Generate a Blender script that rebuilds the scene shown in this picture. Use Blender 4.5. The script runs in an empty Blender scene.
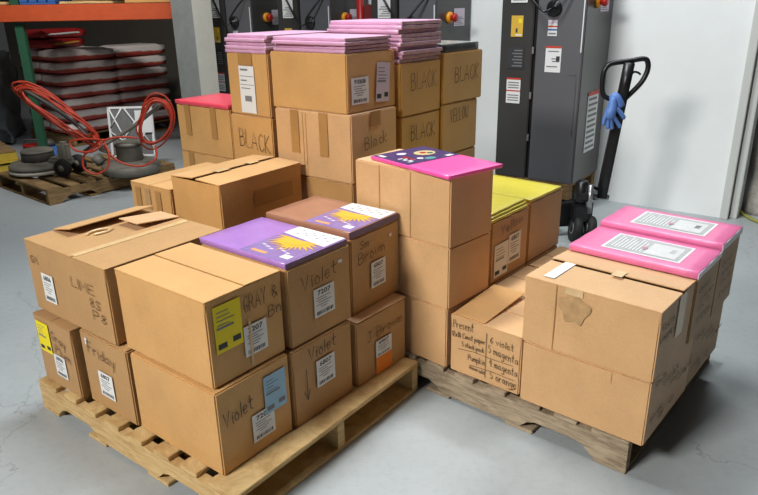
import bpy, bmesh, math, random
from mathutils import Vector, Matrix
random.seed(7)
SC = bpy.context.scene
COL = SC.collection
R = math.radians

# ------------------------------------------------------------------ materials
def lin(c):
    return tuple((v/255/12.92 if v/255 <= .04045 else ((v/255+.055)/1.055)**2.4) for v in c)

def mat(name, rgb, rough=.6, metal=0, spec=.5, noise=0, nscale=8, bump=0, bscale=60, coat=0, stretch=(1,1,1), srgb=True):
    m = bpy.data.materials.new(name); m.use_nodes = True
    nt = m.node_tree; b = nt.nodes['Principled BSDF']
    c = lin(rgb) if srgb else rgb
    b.inputs['Base Color'].default_value = (*c, 1)
    b.inputs['Roughness'].default_value = rough
    b.inputs['Metallic'].default_value = metal
    b.inputs['Specular IOR Level'].default_value = spec
    if coat:
        b.inputs['Coat Weight'].default_value = coat; b.inputs['Coat Roughness'].default_value = .12
    tc = nt.nodes.new('ShaderNodeTexCoord'); mp = nt.nodes.new('ShaderNodeMapping')
    mp.inputs['Scale'].default_value = stretch
    nt.links.new(tc.outputs['Object'], mp.inputs['Vector'])
    if noise:
        n = nt.nodes.new('ShaderNodeTexNoise'); n.inputs['Scale'].default_value = nscale
        n.inputs['Detail'].default_value = 6; n.inputs['Roughness'].default_value = .65
        nt.links.new(mp.outputs[0], n.inputs['Vector'])
        rp = nt.nodes.new('ShaderNodeValToRGB')
        rp.color_ramp.elements[0].position = .25; rp.color_ramp.elements[1].position = .75
        rp.color_ramp.elements[0].color = (*[v*(1-noise) for v in c], 1)
        rp.color_ramp.elements[1].color = (*[min(1, v*(1+noise)) for v in c], 1)
        nt.links.new(n.outputs['Fac'], rp.inputs[0]); nt.links.new(rp.outputs[0], b.inputs['Base Color'])
    if bump:
        n2 = nt.nodes.new('ShaderNodeTexNoise'); n2.inputs['Scale'].default_value = bscale; n2.inputs['Detail'].default_value = 4
        nt.links.new(mp.outputs[0], n2.inputs['Vector'])
        bp = nt.nodes.new('ShaderNodeBump'); bp.inputs['Strength'].default_value = bump; bp.inputs['Distance'].default_value = .004
        nt.links.new(n2.outputs['Fac'], bp.inputs['Height']); nt.links.new(bp.outputs[0], b.inputs['Normal'])
    return m

def cardboard(name, rgb):
    """kraft board: fine fibres, faint flute lines, a few soft scuffs"""
    m = mat(name, rgb, rough=.62, spec=.5, noise=.10, nscale=5, bump=.25, bscale=90)
    nt = m.node_tree; b = nt.nodes['Principled BSDF']
    src = b.inputs['Base Color'].links[0].from_socket
    tc = [n for n in nt.nodes if n.type == 'TEX_COORD'][0]
    b.inputs['Sheen Weight'].default_value = .35; b.inputs['Sheen Roughness'].default_value = .45
    f = nt.nodes.new('ShaderNodeTexNoise'); f.inputs['Scale'].default_value = 260; f.inputs['Detail'].default_value = 2
    nt.links.new(tc.outputs['Object'], f.inputs['Vector'])
    mx = nt.nodes.new('ShaderNodeMixRGB'); mx.blend_type = 'OVERLAY'; mx.inputs[0].default_value = .22
    nt.links.new(src, mx.inputs[1]); nt.links.new(f.outputs['Fac'], mx.inputs[2])
    nt.links.new(mx.outputs[0], b.inputs['Base Color'])
    return m

def wood(name, rgb, dark, rough=.75):
    m = mat(name, rgb, rough=rough, spec=.2, bump=.4, bscale=40, stretch=(1, 1, 1))
    nt = m.node_tree; b = nt.nodes['Principled BSDF']
    tc = [n for n in nt.nodes if n.type == 'TEX_COORD'][0]
    mp = nt.nodes.new('ShaderNodeMapping'); mp.inputs['Scale'].default_value = (9, 9, 70)
    nt.links.new(tc.outputs['Object'], mp.inputs['Vector'])
    n = nt.nodes.new('ShaderNodeTexNoise'); n.inputs['Scale'].default_value = 1; n.inputs['Detail'].default_value = 8
    n.inputs['Roughness'].default_value = .7; n.inputs['Distortion'].default_value = .6
    nt.links.new(mp.outputs[0], n.inputs['Vector'])
    rp = nt.nodes.new('ShaderNodeValToRGB')
    rp.color_ramp.elements[0].position = .3; rp.color_ramp.elements[1].position = .62
    rp.color_ramp.elements[0].color = (*lin(dark), 1); rp.color_ramp.elements[1].color = (*lin(rgb), 1)
    nt.links.new(n.outputs['Fac'], rp.inputs[0]); nt.links.new(rp.outputs[0], b.inputs['Base Color'])
    return m

KRAFT = cardboard('kraft board', (200, 151, 87))
KRAFT_D = cardboard('kraft board brown', (178, 134, 78))
KRAFT_L = cardboard('kraft board pale', (204, 160, 110))
KRAFT_Y = cardboard('kraft board yellowish', (188, 140, 62))
BOARD_IN = mat('board inner edge', (216, 180, 142), .85, noise=.1)
TAPE = mat('tan packing tape', (172, 128, 74), .35, noise=.1)
TAPE_C = mat('clear packing tape', (208, 176, 130), .22, noise=.15, nscale=20)
SCUFF = mat('scuffed tape', (180, 143, 98), .5, noise=.25, nscale=30)
PAPER = mat('label paper', (222, 222, 220), .6)
PAPER_P = mat('label paper mauve', (205, 190, 205), .6)
PAPER_Y = mat('label yellow', (236, 216, 20), .6)
PAPER_B = mat('label blue', (150, 190, 215), .6)
PAPER_O = mat('label orange', (232, 130, 30), .6)
INK = mat('printing ink', (48, 48, 52), .6)
GREYINK = mat('grey printing', (120, 120, 122), .6)
MARKER = mat('marker ink', (52, 38, 30), .5)
MARKER_F = mat('faint marker ink', (96, 68, 42), .6)
GREENINK = mat('dull green print', (88, 88, 66), .7)
WOOD_L = wood('pale pine', (212, 182, 130), (170, 134, 84))
WOOD_G = wood('weathered pine', (176, 158, 132), (108, 92, 74))
WOOD_M = wood('brown pine', (150, 122, 84), (92, 72, 48))
BLACK = mat('black paint', (22, 22, 24), .35)
CAB = mat('charcoal enamel', (92, 92, 96), .38, spec=.5, noise=.04, nscale=3)
CABD = mat('dark enamel', (62, 61, 60), .28, spec=.5, noise=.05, nscale=3)
STEEL = mat('bare steel', (170, 170, 172), .35, metal=.8, noise=.1)
RUBBER = mat('rubber', (28, 27, 27), .7)
WHITE = mat('white plastic', (225, 225, 225), .5)
RED = mat('red plastic', (170, 30, 28), .4)
YELP = mat('yellow plastic', (225, 150, 30), .4)
BLUE = mat('blue paint', (52, 96, 160), .5, noise=.15)
ORANGE = mat('rack orange', (188, 78, 38), .5, noise=.15, nscale=12)
GREEN = mat('rack green', (38, 84, 60), .5, noise=.15, nscale=12)
CORD = mat('orange cord', (178, 54, 28), .5)
GREYM = mat('dusty grey casting', (112, 108, 98), .6, noise=.2, nscale=12)
GREYD = mat('dusty dark plastic', (66, 63, 58), .6, noise=.2, nscale=12)

# ------------------------------------------------------------------ mesh helpers
class MB:
    """collects shapes with material slots and links them as one mesh object"""
    def __init__(s): s.v, s.f, s.m, s.mats, s.sm = [], [], [], [], []
    def slot(s, m):
        if m not in s.mats: s.mats.append(m)
        return s.mats.index(m)
    def add(s, vs, fs, m, smooth=False):
        o = len(s.v); k = s.slot(m); s.v += [tuple(p) for p in vs]
        for f in fs: s.f.append(tuple(i+o for i in f)); s.m.append(k); s.sm.append(smooth)
    def box(s, a, b, m, bev=0.0, M=None):
        (x0, y0, z0), (x1, y1, z1) = a, b
        bm = bmesh.new(); bmesh.ops.create_cube(bm, size=1)
        for v in bm.verts: v.co = Vector(((x0+x1)/2+v.co.x*(x1-x0), (y0+y1)/2+v.co.y*(y1-y0), (z0+z1)/2+v.co.z*(z1-z0)))
        if bev: bmesh.ops.bevel(bm, geom=bm.edges[:], offset=min(bev, .45*min(x1-x0, y1-y0, z1-z0)), segments=2, affect='EDGES')
        if M is not None: bm.transform(M)
        s.addbm(bm, m)
    def addbm(s, bm, m, smooth=False):
        bm.verts.index_update()
        s.add([v.co.copy() for v in bm.verts], [[v.index for v in f.verts] for f in bm.faces], m, smooth); bm.free()
    def tube(s, pts, r, m, n=8, closed=False, rz=None):
        pts = [Vector(p) for p in pts]; N = len(pts); vs, fs = [], []
        up = Vector((0, 0, 1)); prev = None
        for i, p in enumerate(pts):
            a = pts[(i-1) % N] if (closed or i) else p; b = pts[(i+1) % N] if (closed or i < N-1) else p
            t = (b-a).normalized()
            if prev is None:
                q = t.cross(up); q = t.cross(Vector((1, 0, 0))) if q.length < .05 else q
            else: q = prev - t*prev.dot(t)
            q.normalize(); prev = q; w = t.cross(q)
            ri = r[i] if isinstance(r, (list, tuple)) else r
            for k in range(n):
                an = 2*math.pi*k/n; vs.append(p+q*ri*math.cos(an)+w*ri*math.sin(an))
        for i in range(N if closed else N-1):
            j = (i+1) % N
            for k in range(n): fs.append((i*n+k, i*n+(k+1) % n, j*n+(k+1) % n, j*n+k))
        if not closed: fs += [tuple(range(n))[::-1], tuple((N-1)*n+k for k in range(n))]
        s.add(vs, fs, m, True)
    def lathe(s, prof, m, n=28, M=Matrix()):
        vs, fs = [], []
        for r, z in prof:
            for k in range(n):
                a = 2*math.pi*k/n; vs.append(M @ Vector((r*math.cos(a), r*math.sin(a), z)))
        for i in range(len(prof)-1):
            for k in range(n): fs.append((i*n+k, i*n+(k+1) % n, (i+1)*n+(k+1) % n, (i+1)*n+k))
        fs += [tuple(range(n))[::-1], tuple((len(prof)-1)*n+k for k in range(n))]
        s.add(vs, fs, m, True)
    def build(s, name, parent=None):
        me = bpy.data.meshes.new(name); me.from_pydata(s.v, [], s.f)
        for m in s.mats: me.materials.append(m)
        for p, k, sm in zip(me.polygons, s.m, s.sm): p.material_index = k; p.use_smooth = sm
        bm = bmesh.new(); bm.from_mesh(me); bmesh.ops.recalc_face_normals(bm, faces=bm.faces); bm.to_mesh(me); bm.free()
        o = bpy.data.objects.new(name, me); COL.objects.link(o)
        if parent is not None: o.parent = parent
        return o

def tag(o, label, cat, group=None):
    o['label'] = label; o['category'] = cat
    if group: o['group'] = group
    return o
def thing(name, label, cat, loc=(0, 0, 0), rz=0, group=None):
    o = bpy.data.objects.new(name, None); COL.objects.link(o); o.empty_display_size = .1
    o.location = loc; o.rotation_euler = (0, 0, rz)
    return tag(o, label, cat, group)
def struct(name, mb):
    o = mb.build(name); o['kind'] = 'structure'; return o
def dup(root, loc, rz, label, group=None):
    r = root.copy(); COL.objects.link(r); r.location = loc; r.rotation_euler = (0, 0, rz); r['label'] = label
    if group: r['group'] = group
    for ch in list(root.children):
        c = ch.copy(); COL.objects.link(c); c.parent = r
        for g in ch.children:
            d = g.copy(); COL.objects.link(d); d.parent = c
    return r
def smooth_path(P, n=6, closed=False):
    P = [Vector(p) for p in P]; N = len(P); out = []
    for i in range(N if closed else N-1):
        g = (lambda k: P[k % N]) if closed else (lambda k: P[max(0, min(N-1, k))])
        a, b, c, d = g(i-1), g(i), g(i+1), g(i+2)
        for k in range(n):
            t = k/n
            out.append(.5*((2*b)+(c-a)*t+(2*a-5*b+4*c-d)*t*t+(3*b-a-3*c+d)*t**3))
    if not closed: out.append(P[-1])
    return out

# ------------------------------------------------------------------ camera
H, F, PIT, ROL = 1.5819, 663.5, .35497, -.01566
cam = bpy.data.cameras.new('camera'); co = bpy.data.objects.new('camera', cam); COL.objects.link(co)
cam.sensor_width = 36; cam.lens = F/758*36; cam.shift_x = -3.8/758
co.matrix_world = Matrix.Translation((0, 0, H)) @ Matrix.Rotation(math.pi/2-PIT, 4, 'X') @ Matrix.Rotation(ROL, 4, 'Z')
SC.camera = co

# ------------------------------------------------------------------ writing
GLY = {  # pen strokes on a 0-1 grid
 'A': [[(0, 0), (.3, 1), (.6, 0)], [(.12, .38), (.48, .38)]],
 'B': [[(0, 0), (0, 1), (.35, .95), (.42, .75), (.3, .55), (0, .5)], [(.3, .55), (.5, .35), (.45, .1), (.25, 0), (0, 0)]],
 'C': [[(.5, .82), (.3, 1), (.08, .75), (.02, .4), (.15, .05), (.35, 0), (.52, .18)]],
 'E': [[(.45, 1), (0, 1), (0, 0), (.45, 0)], [(0, .52), (.38, .52)]],
 'G': [[(.5, .85), (.3, 1), (.06, .75), (.02, .35), (.2, 0), (.45, .08), (.5, .4), (.3, .4)]],
 'I': [[(.1, 1), (.1, 0)]], 'J': [[(.1, 1), (.5, 1)], [(.32, 1), (.32, .2), (.2, 0), (.02, .15)]],
 'K': [[(0, 1), (0, 0)], [(.45, 1), (.02, .45), (.5, 0)]], 'L': [[(.02, 1), (0, 0), (.45, .02)]],
 'M': [[(0, 0), (.06, 1), (.3, .35), (.54, 1), (.6, 0)]], 'N': [[(0, 0), (0, 1), (.5, 0), (.5, 1)]],
 'O': [[(.25, 1), (.04, .75), (.02, .3), (.22, 0), (.45, .2), (.48, .7), (.25, 1)]],
 'P': [[(0, 0), (0, 1), (.35, .95), (.42, .7), (.3, .5), (0, .48)]],
 'R': [[(0, 0), (0, 1), (.35, .95), (.42, .72), (.3, .52), (0, .5)], [(.2, .5), (.5, 0)]],
 'S': [[(.45, .85), (.25, 1), (.05, .8), (.2, .55), (.42, .4), (.42, .12), (.2, 0), (.02, .15)]],
 'V': [[(0, 1), (.25, 0), (.5, 1)]], 'W': [[(0, 1), (.15, 0), (.32, .7), (.48, 0), (.65, 1)]],
 'Y': [[(0, 1), (.25, .5), (.5, 1)], [(.25, .5), (.22, 0)]], 'F': [[(0, 0), (0, 1), (.45, 1)], [(0, .55), (.35, .55)]],
 'a': [[(.4, .5), (.2, .6), (.03, .35), (.1, .03), (.3, .1), (.42, .55), (.42, .1), (.5, 0)]],
 'b': [[(0, 1), (.02, 0), (.25, 0), (.4, .25), (.28, .5), (.03, .4)]], 'c': [[(.38, .48), (.2, .58), (.03, .3), (.15, .02), (.4, .1)]],
 'd': [[(.4, .45), (.2, .55), (.03, .3), (.12, .02), (.38, .15), (.42, 1), (.42, 0)]],
 'e': [[(.05, .3), (.38, .35), (.32, .58), (.12, .55), (.02, .28), (.15, 0), (.4, .1)]],
 'f': [[(.42, .95), (.25, 1), (.18, .7), (.16, 0)], [(0, .55), (.35, .58)]],
 'g': [[(.38, .5), (.18, .58), (.03, .35), (.15, .08), (.36, .2), (.4, .55), (.36, -.3), (.15, -.4), (.02, -.25)]],
 'h': [[(0, 1), (0, 0)], [(0, .35), (.22, .55), (.36, .4), (.36, 0)]], 'i': [[(.1, .55), (.1, 0)], [(.1, .75), (.12, .8)]],
 'k': [[(0, 1), (0, 0)], [(.35, .6), (.02, .28), (.38, 0)]], 'l': [[(.06, 1), (.06, 0)]],
 'm': [[(0, .55), (.02, 0)], [(.02, .4), (.16, .56), (.26, .4), (.26, 0)], [(.26, .4), (.42, .56), (.52, .4), (.52, 0)]],
 'n': [[(0, .55), (.02, 0)], [(.02, .38), (.2, .56), (.36, .42), (.36, 0)]],
 'o': [[(.2, .58), (.03, .35), (.1, .03), (.3, .02), (.4, .3), (.2, .58)]], 'p': [[(0, .55), (.02, -.4)], [(.02, .45), (.25, .58), (.38, .3), (.25, .02), (.03, .08)]],
 'r': [[(0, .55), (.03, 0)], [(.03, .35), (.18, .55), (.34, .5)]], 's': [[(.34, .5), (.15, .58), (.05, .42), (.3, .22), (.28, .02), (.02, .04)]],
 't': [[(.18, 1), (.16, .1), (.34, .02)], [(0, .62), (.38, .66)]], 'u': [[(0, .55), (.04, .08), (.2, 0), (.36, .2), (.38, .55), (.4, 0)]],
 'v': [[(0, .55), (.18, 0), (.36, .55)]], 'w': [[(0, .55), (.12, 0), (.25, .45), (.38, 0), (.5, .55)]], 'x': [[(0, .55), (.36, 0)], [(.34, .55), (0, 0)]],
 'y': [[(0, .55), (.2, .08)], [(.38, .55), (.12, -.4)]], 'z': [[(0, .5), (.35, .5), (0, 0), (.36, 0)]],
 '0': [[(.25, 1), (.04, .75), (.02, .3), (.22, 0), (.42, .25), (.44, .75), (.25, 1)]], '1': [[(.1, .8), (.22, 1), (.22, 0)]],
 '2': [[(.02, .8), (.2, 1), (.4, .78), (.02, 0), (.45, .02)]], '4': [[(.3, 1), (.02, .4), (.45, .4)], [(.36, .8), (.34, 0)]],
 '5': [[(.42, 1), (.08, 1), (.05, .55), (.3, .6), (.42, .3), (.25, 0), (.02, .08)]], '6': [[(.38, 1), (.1, .6), (.03, .2), (.2, 0), (.38, .2), (.25, .42), (.05, .3)]],
 '8': [[(.25, .52), (.06, .75), (.25, 1), (.42, .75), (.25, .52), (.03, .22), (.25, 0), (.45, .25), (.25, .52)]],
 '&': [[(.5, .1), (.1, .75), (.25, 1), (.38, .8), (.05, .3), (.2, 0), (.5, .4)]], '/': [[(0, 0), (.35, 1)]], '.': [[(.05, 0), (.1, .05)]], ' ': [],
}
def strokes(text):
    x, out = 0, []
    for ch in text:
        g = GLY.get(ch, [])
        wd = max([p[0] for s_ in g for p in s_], default=.25)
        for s_ in g: out.append([(x+p[0]+random.uniform(-.02, .02), p[1]+random.uniform(-.03, .03)) for p in s_])
        x += wd+(.16 if ch != ' ' else .1)
    return out, max(x-.16, .1)
def ribbon(mb, pts, w, m, P):
    """a marker stroke drawn on a face; P maps 2-D metres on the face to space"""
    pts = [Vector((p[0], p[1])) for p in pts]; n = len(pts); vs = []
    for i, p in enumerate(pts):
        a, b = pts[max(0, i-1)], pts[min(n-1, i+1)]; t = (b-a)
        t = t.normalized() if t.length > 1e-6 else Vector((1, 0)); nn = Vector((-t.y, t.x))*w/2
        if i == 0: p = p - t*w*.4
        if i == n-1: p = p + t*w*.4
        vs += [P(p.x+nn.x, p.y+nn.y), P(p.x-nn.x, p.y-nn.y)]
    mb.add(vs, [(2*i, 2*i+1, 2*i+3, 2*i+2) for i in range(n-1)], m)
_tc = {}
def type_geom(text):
    """printed type as flat 2-D geometry, unit cap height"""
    if text not in _tc:
        cu = bpy.data.curves.new('t', 'FONT'); cu.body = text; cu.size = 1; cu.offset = .02; cu.resolution_u = 2
        ob = bpy.data.objects.new('t', cu); COL.objects.link(ob); bpy.context.view_layer.update()
        me = ob.evaluated_get(bpy.context.evaluated_depsgraph_get()).to_mesh()
        vs = [(v.co.x, v.co.y) for v in me.vertices]; fs = [tuple(p.vertices) for p in me.polygons]
        bpy.data.objects.remove(ob); bpy.data.curves.remove(cu)
        x0 = min(v[0] for v in vs); x1 = max(v[0] for v in vs); y0 = min(v[1] for v in vs); y1 = max(v[1] for v in vs)
        _tc[text] = ([((x-x0)/(x1-x0), (y-y0)/(y1-y0)) for x, y in vs], fs, (x1-x0)/(y1-y0))
    return _tc[text]
def quad(mb, P, x0, y0, x1, y1, m): mb.add([P(x0, y0), P(x1, y0), P(x1, y1), P(x0, y1)], [(0, 1, 2, 3)], m)
def typed(mb, P, text, x0, y0, x1, y1, m):
    vs, fs, _ = type_geom(text)
    mb.add([P(x0+(x1-x0)*a, y0+(y1-y0)*b) for a, b in vs], fs, m)

def face_map(face, w, d, h, eps, rot=0, cx=0, cy=0):
    def P(x, y, e=0):
        if rot:
            c, s = math.cos(rot), math.sin(rot); x, y = cx+(x-cx)*c-(y-cy)*s, cy+(x-cx)*s+(y-cy)*c
        k = eps+e
        if face == 'L': return (-w/2-k, d/2-x, y)
        if face == 'R': return (-w/2+x, -d/2-k, y)
        return (-w/2+x, -d/2+y, h+k)
    return P
def face_size(face, w, d, h): return {'L': (d, h), 'R': (w, h), 'T': (w, d)}[face]

def add_label(parent, face, dims, rect, paper=PAPER, head=None, rot=0, split=None, style='ship', name='shipping_label', eps=.0022, label=None):
    w, d, h = dims; fw, fh = face_size(face, w, d, h); u0, v0, u1, v1 = rect
    x0, x1, y0, y1 = u0*fw, u1*fw, v0*fh, v1*fh; W, Hh = x1-x0, y1-y0
    cx, cy = (x0+x1)/2, (y0+y1)/2
    P0 = face_map(face, w, d, h, eps, rot, cx, cy); Pi = face_map(face, w, d, h, eps+.0006, rot, cx, cy)
    mb = MB(); quad(mb, P0, x0, y0, x1, y1, paper)
    if split: quad(mb, Pi, x0, y0, x1, y0+Hh*split[0], split[1])
    ya = y0+(Hh*split[0] if split else 0); Hb = y1-ya
    def q(a, b, c, e, m=INK): quad(mb, Pi, x0+W*a, ya+Hb*b, x0+W*c, ya+Hb*e, m)
    if style in ('ship', 'num'):
        if head: typed(mb, Pi, head, x0+W*.18, ya+Hb*.76, x0+W*.82, ya+Hb*.93, INK)
        for k, (a, c) in enumerate([(.12, .8), (.12, .6), (.2, .85), (.12, .7), (.3, .62)]):
            q(a, .66-.085*k, c, .685-.085*k, GREYINK)
        x = .12
        while x < .88:
            ww = random.choice((.02, .035, .05)); q(x, .07, min(.9, x+ww), .2); x += ww+.03
    elif style == 'form':
        for k in range(4): q(.1, .85-.09*k, random.uniform(.4, .8), .87-.09*k, GREYINK)
        q(.08, .5, .7, .55, GREYINK); q(.08, .08, .4, .2, INK if paper is not PAPER_B else GREYINK); q(.62, .12, .92, .24, INK if paper is not PAPER_B else GREYINK)
    elif style == 'slip':
        q(.05, .78, .95, .79); q(.05, .6, .95, .61); q(.1, .9, .6, .94, GREYINK); q(.1, .68, .5, .71, GREYINK); q(.1, .52, .7, .54, GREYINK)
        q(.3, .25, .75, .37, GREYINK)
    o = mb.build(name, parent)
    if label: o['label'] = label
    return o
def add_writing(parent, face, dims, text, u0, u1, v, hgt, slope=0, m=MARKER, wid=.0038, name='handwriting'):
    w, d, h = dims; fw, fh = face_size(face, w, d, h); P = face_map(face, w, d, h, .0022)
    items = text if isinstance(text, list) else [(text, u0, u1, v, hgt, slope)]
    for t, a, b, vv, hh, sl in items:
        mb = MB()
        if isinstance(t, list):
            ribbon(mb, [(p[0]*fw, p[1]*fh) for p in t], wid, m, P); mb.build('ruled_line', parent); continue
        st, L = strokes(t); k = (b-a)*fw/L
        for s_ in st: ribbon(mb, [(a*fw+p[0]*k, vv*fh+p[1]*hh*fh+sl*p[0]*k) for p in s_], wid, m, P)
        mb.build(name, parent)
def add_patch(parent, name, face, dims, rect, m, eps=.0014, label=None):
    w, d, h = dims; fw, fh = face_size(face, w, d, h); P = face_map(face, w, d, h, eps)
    mb = MB(); quad(mb, P, rect[0]*fw, rect[1]*fh, rect[2]*fw, rect[3]*fh, m); o = mb.build(name, parent)
    if label: o['label'] = label
    return o

# ------------------------------------------------------------------ cartons
YAW = dict(L=52.4, R=49.5, M=47.0, Y=49.6, T=50.8, B=53.6)
def spot(g, x, y, w, d, dy=0):
    a = R(YAW[g]); b = a+dy
    nx, ny = math.cos(a)*x-math.sin(a)*y, math.sin(a)*x+math.cos(a)*y
    return (nx+math.cos(b)*w/2-math.sin(b)*d/2, ny+math.sin(b)*w/2+math.cos(b)*d/2), b
GN = dict(L='cartons on the front left pallet', R='cartons on the right hand pallet', M='cartons on the right hand pallet', Y='cartons on the right hand pallet',
          T='cartons in the tall rear stack', B='cartons on the front left pallet')
def carton(label, g, x, y, z, w, d, h, dy=0, m=KRAFT, seam=None, at=.5, gap=.004, lift=(0, 0), cover=True):
    (px, py), rz = spot(g, x, y, w, d, dy)
    t = thing('carton', label, 'box', (px, py, z), rz, GN[g])
    bm = bmesh.new(); bmesh.ops.create_cube(bm, size=1)
    top = h-(.004 if seam else 0)
    s = .0015
    for v in bm.verts: v.co = Vector((v.co.x*(w-2*s), v.co.y*(d-2*s), (v.co.z+.5)*(top-.001)+.0005))
    if seam:   # open top: rim, with the filling lying below the lid flaps
        tf = [f for f in bm.faces if f.normal.z > .9]
        bmesh.ops.inset_region(bm, faces=tf, thickness=.004)
        for v in tf[0].verts: v.co.z -= .05
        eg = [e for e in bm.edges if abs(e.verts[0].co.z-e.verts[1].co.z) > .5*top or (e.verts[0].co.z < .01 and e.verts[1].co.z < .01)]
    else: eg = bm.edges[:]
    bmesh.ops.bevel(bm, geom=eg, offset=.005, segments=2, affect='EDGES')
    bmesh.ops.subdivide_edges(bm, edges=[e for e in bm.edges if e.calc_length() > .08], cuts=7, use_grid_fill=True)
    ph = random.uniform(0, 9)
    for v in bm.verts:   # slack board: faces bow slightly inwards and dent
        fx = math.sin(math.pi*min(1, max(0, v.co.x/w+.5))); fy = math.sin(math.pi*min(1, max(0, v.co.y/d+.5))); fz = math.sin(math.pi*min(1, max(0, v.co.z/h)))
        k = .0012*(1+math.sin(9*v.co.x+ph)+math.cos(11*v.co.y+7*v.co.z+ph))
        if abs(v.co.x) > w/2-.003: v.co.x -= math.copysign(k*fy*fz, v.co.x)
        if abs(v.co.y) > d/2-.003: v.co.y -= math.copysign(k*fx*fz, v.co.y)
    mb = MB(); mb.addbm(bm, m, True)
    body = mb.build('body', t)
    for p in body.data.polygons: p.use_smooth = False
    if seam:
        th = .0045
        for i in (0, 1):
            mb = MB()
            if seam == 'y': a, b = ((-w/2+.001, -w/2+w*at-gap/2), (-w/2+w*at+gap/2, w/2-.001))[i]; lo, hi = (a, -d/2+.001), (b, d/2-.001)
            else: a, b = ((-d/2+.001, -d/2+d*at-gap/2), (-d/2+d*at+gap/2, d/2-.001))[i]; lo, hi = (-w/2+.001, a), (w/2-.001, b)
            zz = h-th
            mb.box((lo[0], lo[1], zz), (hi[0], hi[1], zz+th), m, .001)
            if lift[i]:
                ax = 0 if seam == 'y' else 1; e = (lo[ax], hi[ax])[i]; L = hi[ax]-lo[ax]
                mb.v = [(p[0], p[1], p[2]+lift[i]*abs(p[ax]-e)/L) for p in mb.v]
            f = mb.build('flap', t)
    t['_d'] = 0; del t['_d']
    return t, (w, d, h)

# ---- front left pallet, lower layer
c, D = carton('near-corner lower carton with a pale blue label and violet written on its side', 'L', 1.077, 1.495, .1375, .322, .460, .310, m=KRAFT)
add_label(c, 'R', D, (.61, .42, .92, .885), PAPER_B, style='form', name='form_label', eps=.003, label='pale blue form label')
add_label(c, 'R', D, (.42, .17, .73, .51), head='7207')
add_writing(c, 'R', D, 'Violet', .07, .45, .56, .17, .12)
c, D = carton('lower carton with a down arrow in marker beside its white label', 'L', 1.406, 1.487, .1375, .322, .460, .305, m=KRAFT_D)
add_label(c, 'R', D, (.36, .37, .67, .73), head='6807')
add_writing(c, 'R', D, [('Violet', .25, .70, .79, .16, .05), ([(.2, .7), (.2, .3), (.15, .42)], 0, 0, 0, 0, 0), ([(.2, .3), (.24, .43)], 0, 0, 0, 0, 0)], 0, 0, 0, 0)
c, D = carton('lower carton with an orange-bottomed label, its lid edge gaping', 'L', 1.746, 1.481, .1375, .318, .46, .282, dy=-.03, m=KRAFT_D)
add_label(c, 'R', D, (.36, .03, .68, .56), head='6807', split=(.5, PAPER_O), label='white label with an orange lower half')
add_writing(c, 'R', D, 'J Brown', .2, .9, .62, .15, .05, m=MARKER_F)
mb = MB(); Q = [(-.14, -.226, .2835), (.155, -.226, .2835), (.155, -.21, .2835), (-.14, -.21, .2835), (-.14, -.230, .2845), (.158, -.236, .304), (.158, -.12, .2865), (-.14, -.12, .2845)]
mb.add([(-.15, -.228, .283), (.157, -.232, .283), (.157, -.232, .2862), (-.15, -.228, .2838), (-.15, -.10, .283), (.157, -.10, .283), (.157, -.10, .2845), (-.15, -.10, .2842)],
       [(0, 1, 2, 3), (1, 5, 6, 2), (3, 2, 6, 7), (4, 0, 3, 7), (4, 5, 1, 0), (5, 4, 7, 6)], BOARD_IN); mb.build('flap', c)['label'] = 'pale lid edge standing ajar'
c, D = carton('far left lower carton with a yellow label, under the open-flapped carton', 'L', 1.047, 2.300, .1375, .47, .282, .300, m=KRAFT_D, seam='x', gap=.003)
add_label(c, 'L', D, (.07, .48, .40, .92), PAPER_Y, style='form', name='form_label', label='yellow form label')
add_label(c, 'L', D, (.42, .2, .72, .52), head='6806')
add_writing(c, 'L', D, [('Gray', .46, .80, .74, .13, -.2), ('Plum', .5, .88, .56, .12, -.2)], 0, 0, 0, 0, m=MARKER_F)
c, D = carton('lower carton reading Friday in marker, below the open-flapped carton', 'L', 1.071, 1.966, .1375, .47, .311, .309, m=KRAFT_D)
add_label(c, 'L', D, (.31, .2, .61, .54), head='6807')
add_writing(c, 'L', D, 'Friday', .16, .72, .74, .15, -.1, m=MARKER_F)
add_patch(c, 'tape', 'L', D, (.12, .83, .17, .92), WHITE)
# ---- upper layer
c, D = carton('big upper carton with raised torn flaps and lime written on its long left side', 'L', 1.074, 2.020, .4505, .515, .560, .294, dy=.004, m=KRAFT_D, seam='x', at=.38, gap=.004)
add_label(c, 'L', D, (.17, .2, .32, .6), head='6806')
add_writing(c, 'L', D, [('LIME', .57, .83, .60, .13, -.03), ('8S', .76, .88, .42, .12, -.05), ('P8', .78, .93, .26, .12, -.05), ('GM', .06, .15, .70, .1, 0)], 0, 0, 0, 0, m=MARKER_F)
add_patch(c, 'tape', 'T', D, (.02, .355, .98, .415), TAPE_C, .0015, 'clear tape along the lid seam')
mb = MB(); M_ = Matrix.Translation((.06, .272, .2975)) @ Matrix.Rotation(R(-11), 4, 'X'); mb.box((-.20, -.135, 0), (.18, 0, .004), KRAFT, .001, M_); mb.build('flap', c)['label'] = 'flap lifted along the far edge'
mb = MB(); M_ = Matrix.Translation((.255, .06, .297)) @ Matrix.Rotation(R(6), 4, 'Y'); mb.box((-.20, -.07, 0), (0, .06, .004), KRAFT_L, .001, M_); mb.build('flap', c)['label'] = 'small inner flap'
mb = MB(); mb.tube(smooth_path([(-.10, .10, .297), (-.07, .115, .299), (-.03, .11, .300), (.0, .09, .299), (-.03, .07, .298), (-.08, .075, .298)]), .006, TAPE_C, 6); mb.build('tape_scrap', c)
c, D = carton('near upper carton with a big yellow label and gray written on its side', 'L', 1.091, 1.513, .4505, .317, .475, .301, m=KRAFT, seam='y', at=.5, gap=.004, lift=(0, .002))
add_label(c, 'R', D, (.08, .38, .42, .91), PAPER_Y, style='form', name='form_label', label='yellow form label')
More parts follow.
